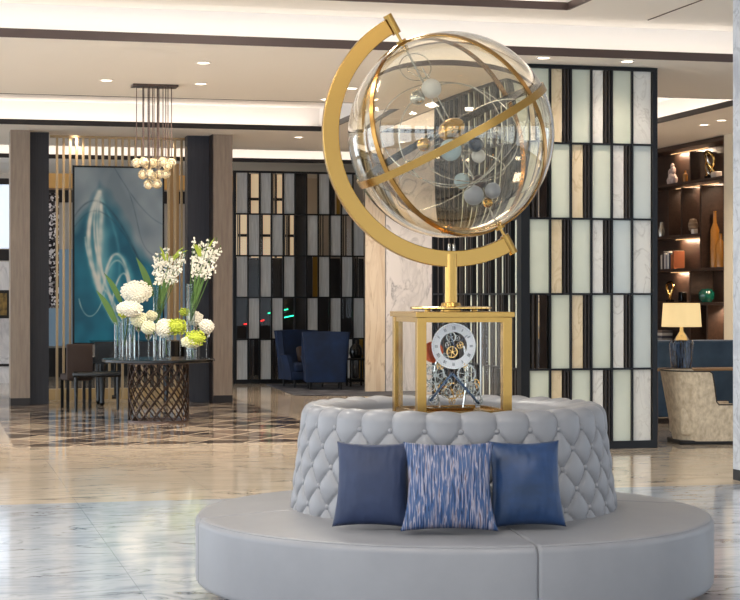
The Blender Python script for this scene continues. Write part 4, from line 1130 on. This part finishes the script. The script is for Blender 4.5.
# ============ SOFA, CONSOLE, LAMP, TUB CHAIR ============
cxl, cyl_ = P(652, 22.6)
cs_ = thing('console_table', 'long bronze edged console table carrying the lamp behind the beige chair', 'console table', (cxl, cyl_, 0))
tz = Z(369.5, 22.5); CL = 1.9
MB().rbox(0,CL,0,.38,tz-.03,tz,.004).build('tabletop', mat('bronze console top', (.55,.42,.28), .35, .6), cs_)
for lx in (.04, CL-.08):
    for ly in (.0,.34): MB().box(lx,lx+.045,ly,ly+.045,0,tz-.03).build('leg', M['bronze_trim'], cs_, False)
sx_, sy_ = P(645, 23.6)
so = thing('sofa', 'high backed slate blue sofa behind the console table, seen from behind', 'sofa', (sx_, sy_, 0))
sz = Z(340.5, 23.6)
MB().rbox(0,2.6,0,.18,.08,sz,.04).build('backrest', M['bluesofa'], so)
MB().rbox(.02,2.58,.16,1.0,.08,.32,.03).build('seat_base', M['bluesofa'], so)
for k in range(2): MB().rbox(.16+k*1.14,1.28+k*1.14,.2,.98,.32,.48,.05).build('seat_cushion', M['bluesofa'], so)
for x_ in (.0,2.44): MB().rbox(x_,x_+.16,.16,1.0,.1,.66,.04).build('armrest', M['bluesofa'], so)
for x_ in (.1,2.5):
    for y_ in (.05,.92): MB().lathe([(.02,0),(.03,.08)], (x_,y_,0), 10).build('leg', M['black_matte'], so)
lx, ly = P(681.5, 22.75)
lp = thing('table_lamp', 'table lamp with cream drum shade on a dark blue ribbed ceramic base', 'lamp', (lx, ly, tz))
ls = F/22.75
hh = lambda y: (368.5-y)/ls
MB().lathe([(0,0),(.125,0),(.135,.01),(.16,hh(341)-.03),(.14,hh(340)),(0.10,hh(339.5)),(0,hh(339.5))], n=18).build('base', noisy(mat('dark blue glaze', (.12,.16,.24), .12, coat=.7), [(.42,(.08,.10,.14)),(.58,(.34,.42,.54))], scale=(5,5,.6), ns=8), lp, False)
MB().lathe([(.10,hh(339.5)),(.06,hh(335)),(.025,hh(331)),(.02,hh(325)),(.0,hh(325))], n=24).build('neck', M['steel'], lp)
MB().tube([(0,0,hh(326)),(0,0,hh(310))], .008).build('pole', M['steel'], lp)
MB().lathe([(.255,hh(326.5)),(.235,hh(303)),(.232,hh(303)),(.252,hh(326.5)),(.255,hh(326.5))], n=40, caps=False).build('lamp_shade', mat('lit shade', (.96,.88,.70), .8, emit=(1,.86,.60), es=.62), lp)
MB().ico((0,0,hh(316)), .035, 2).build('bulb', mat('lamp bulb', (1,1,1), .5, emit=(1,.85,.6), es=12), lp)

def tub(loc, rz):
    t = thing('tub_chair', 'beige woven tub armchair with dark piping behind the marble pier', 'armchair', loc, rz)
    # local: faces +x; x from 0 (back) to 1.0, y from -.42 to .42
    n = 60; path = []
    for i in range(n+1):
        u = i/n
        # U path: start front (+x) near side, round the back, to the far side
        s_ = -1 if u < .5 else 1; q = abs(u-.5)*2   # 0 at back centre, 1 at front end
        if q < .45: a = q/.45*PI/2; x = .36-.36*math.cos(a); y = s_*.42*math.sin(a)
        else: x = .36+(q-.45)/.55*.6; y = s_*.42
        path.append((x, y))
    rows = 12; vs = []; fs = []
    def H(x):
        if x < .47: return .845
        q = min(1, (x-.47)/.11); return .845-(.845-.46)*(q*q*(3-2*q))
    for side in (0,1):
        for (x, y) in path:
            for j in range(rows+1):
                v = j/rows; z = .04+(H(x)-.04)*v
                sc = .68+.32*min(1, z/.84)
                X = .48+(x-.48)*(1-(.13*side) if x < .9 else 1)*sc; Yy = y*(1-.20*side)*sc
                vs.append((X, Yy, z))
    W_ = rows+1; B = (n+1)*W_
    for i in range(n):
        for j in range(rows):
            a = i*W_+j; fs += [(a, a+W_, a+W_+1, a+1), (B+a, B+a+1, B+a+W_+1, B+a+W_)]
        a = i*W_+rows; fs.append((a, a+W_, B+a+W_, B+a)); a = i*W_; fs.append((a, B+a, B+a+W_, a+W_))
    for i in (0,n):
        for j in range(rows): a = i*W_+j; fs.append((a, a+1, B+a+1, B+a))
    MB().add(vs, fs).build('shell', M['beige_fab'], t)
    pp = [Vector(vs[i*W_+rows]) for i in range(n+1)]
    MB().tube([p+Vector((0,0,.003)) for p in pp], .008, 6).build('piping', M['brown_dark'], t)
    MB().rbox(.16,.96,-.29,.29,.10,.44,.05).build('seat_cushion', M['beige_fab'], t)
    MB().rbox(.14,.86,-.28,.28,0,.05,.01).build('plinth', M['black_matte'], t)
    return t
x, y = P(665.5, 20.45); tub((x, y+.12, 0), -A*.6)

# ============ LIGHT ============
DAY = (.80,.90,1.0)
def win_light(loc, sx, sz, p, rot): return area('window_daylight', loc, sx, sz, p, DAY, rot)
for i in range(5):
    x = -9+24/5*(i+.5); win_light((x, -8.15, 2.2), 4.1, 3.9, 75, (PI/2,0,0))
for i in range(5):
    y = -8+5*(i+.5); win_light((15.05, y, 2.2), 3.9, 4.3, 75, (PI/2,0,PI/2))
for i in range(9):
    y = -8+46/9*(i+.5); win_light((-9.2, y, 2.2), 3.9, 4.3, 230, (PI/2,0,-PI/2))
# lamp panels added out of view in the coffer for more top light
pm_ = mat('added lamp panel', (1,1,1), .5, emit=(1,.93,.84), es=3)
for (x, y) in ((-3.2,6),(-3.2,12),(0,6),(0,12),(3.2,4),(3.2,14)):
    o = MB().rbox(x-.5,x+.5,y-.5,y+.5,4.93,4.975,.005).build('added_panel_light', pm_); tag(o, 'square white light panel added out of view above the front hall for top light', 'ceiling light', 'added coffer light panels')
    area('added_panel_lamp', (x, y, 4.92),   .9, .9, 130, (1,.94,.82))
# warm pool in back hall
w = bpy.data.worlds.new('world'); bpy.context.scene.world = w; w.use_nodes = True
w.node_tree.nodes['Background'].inputs[0].default_value = (.75,.86,1,1); w.node_tree.nodes['Background'].inputs[1].default_value = 1.0

# ============ CAMERA ============
cam = bpy.data.cameras.new('camera'); co = bpy.data.objects.new('camera', cam); col.objects.link(co)
co.location = (0,0,CZ); co.rotation_euler = (PI/2, 0, -A)
cam.sensor_width = 36; cam.sensor_fit = 'HORIZONTAL'; cam.lens = F/740*36; cam.shift_y = -5/740
cam.clip_end = 200
sc = bpy.context.scene; sc.camera = co
sc.view_settings.view_transform = 'Standard'; sc.view_settings.look = 'None'; sc.view_settings.gamma = 1; sc.view_settings.use_curve_mapping = False
sc.view_settings.exposure = 0.02
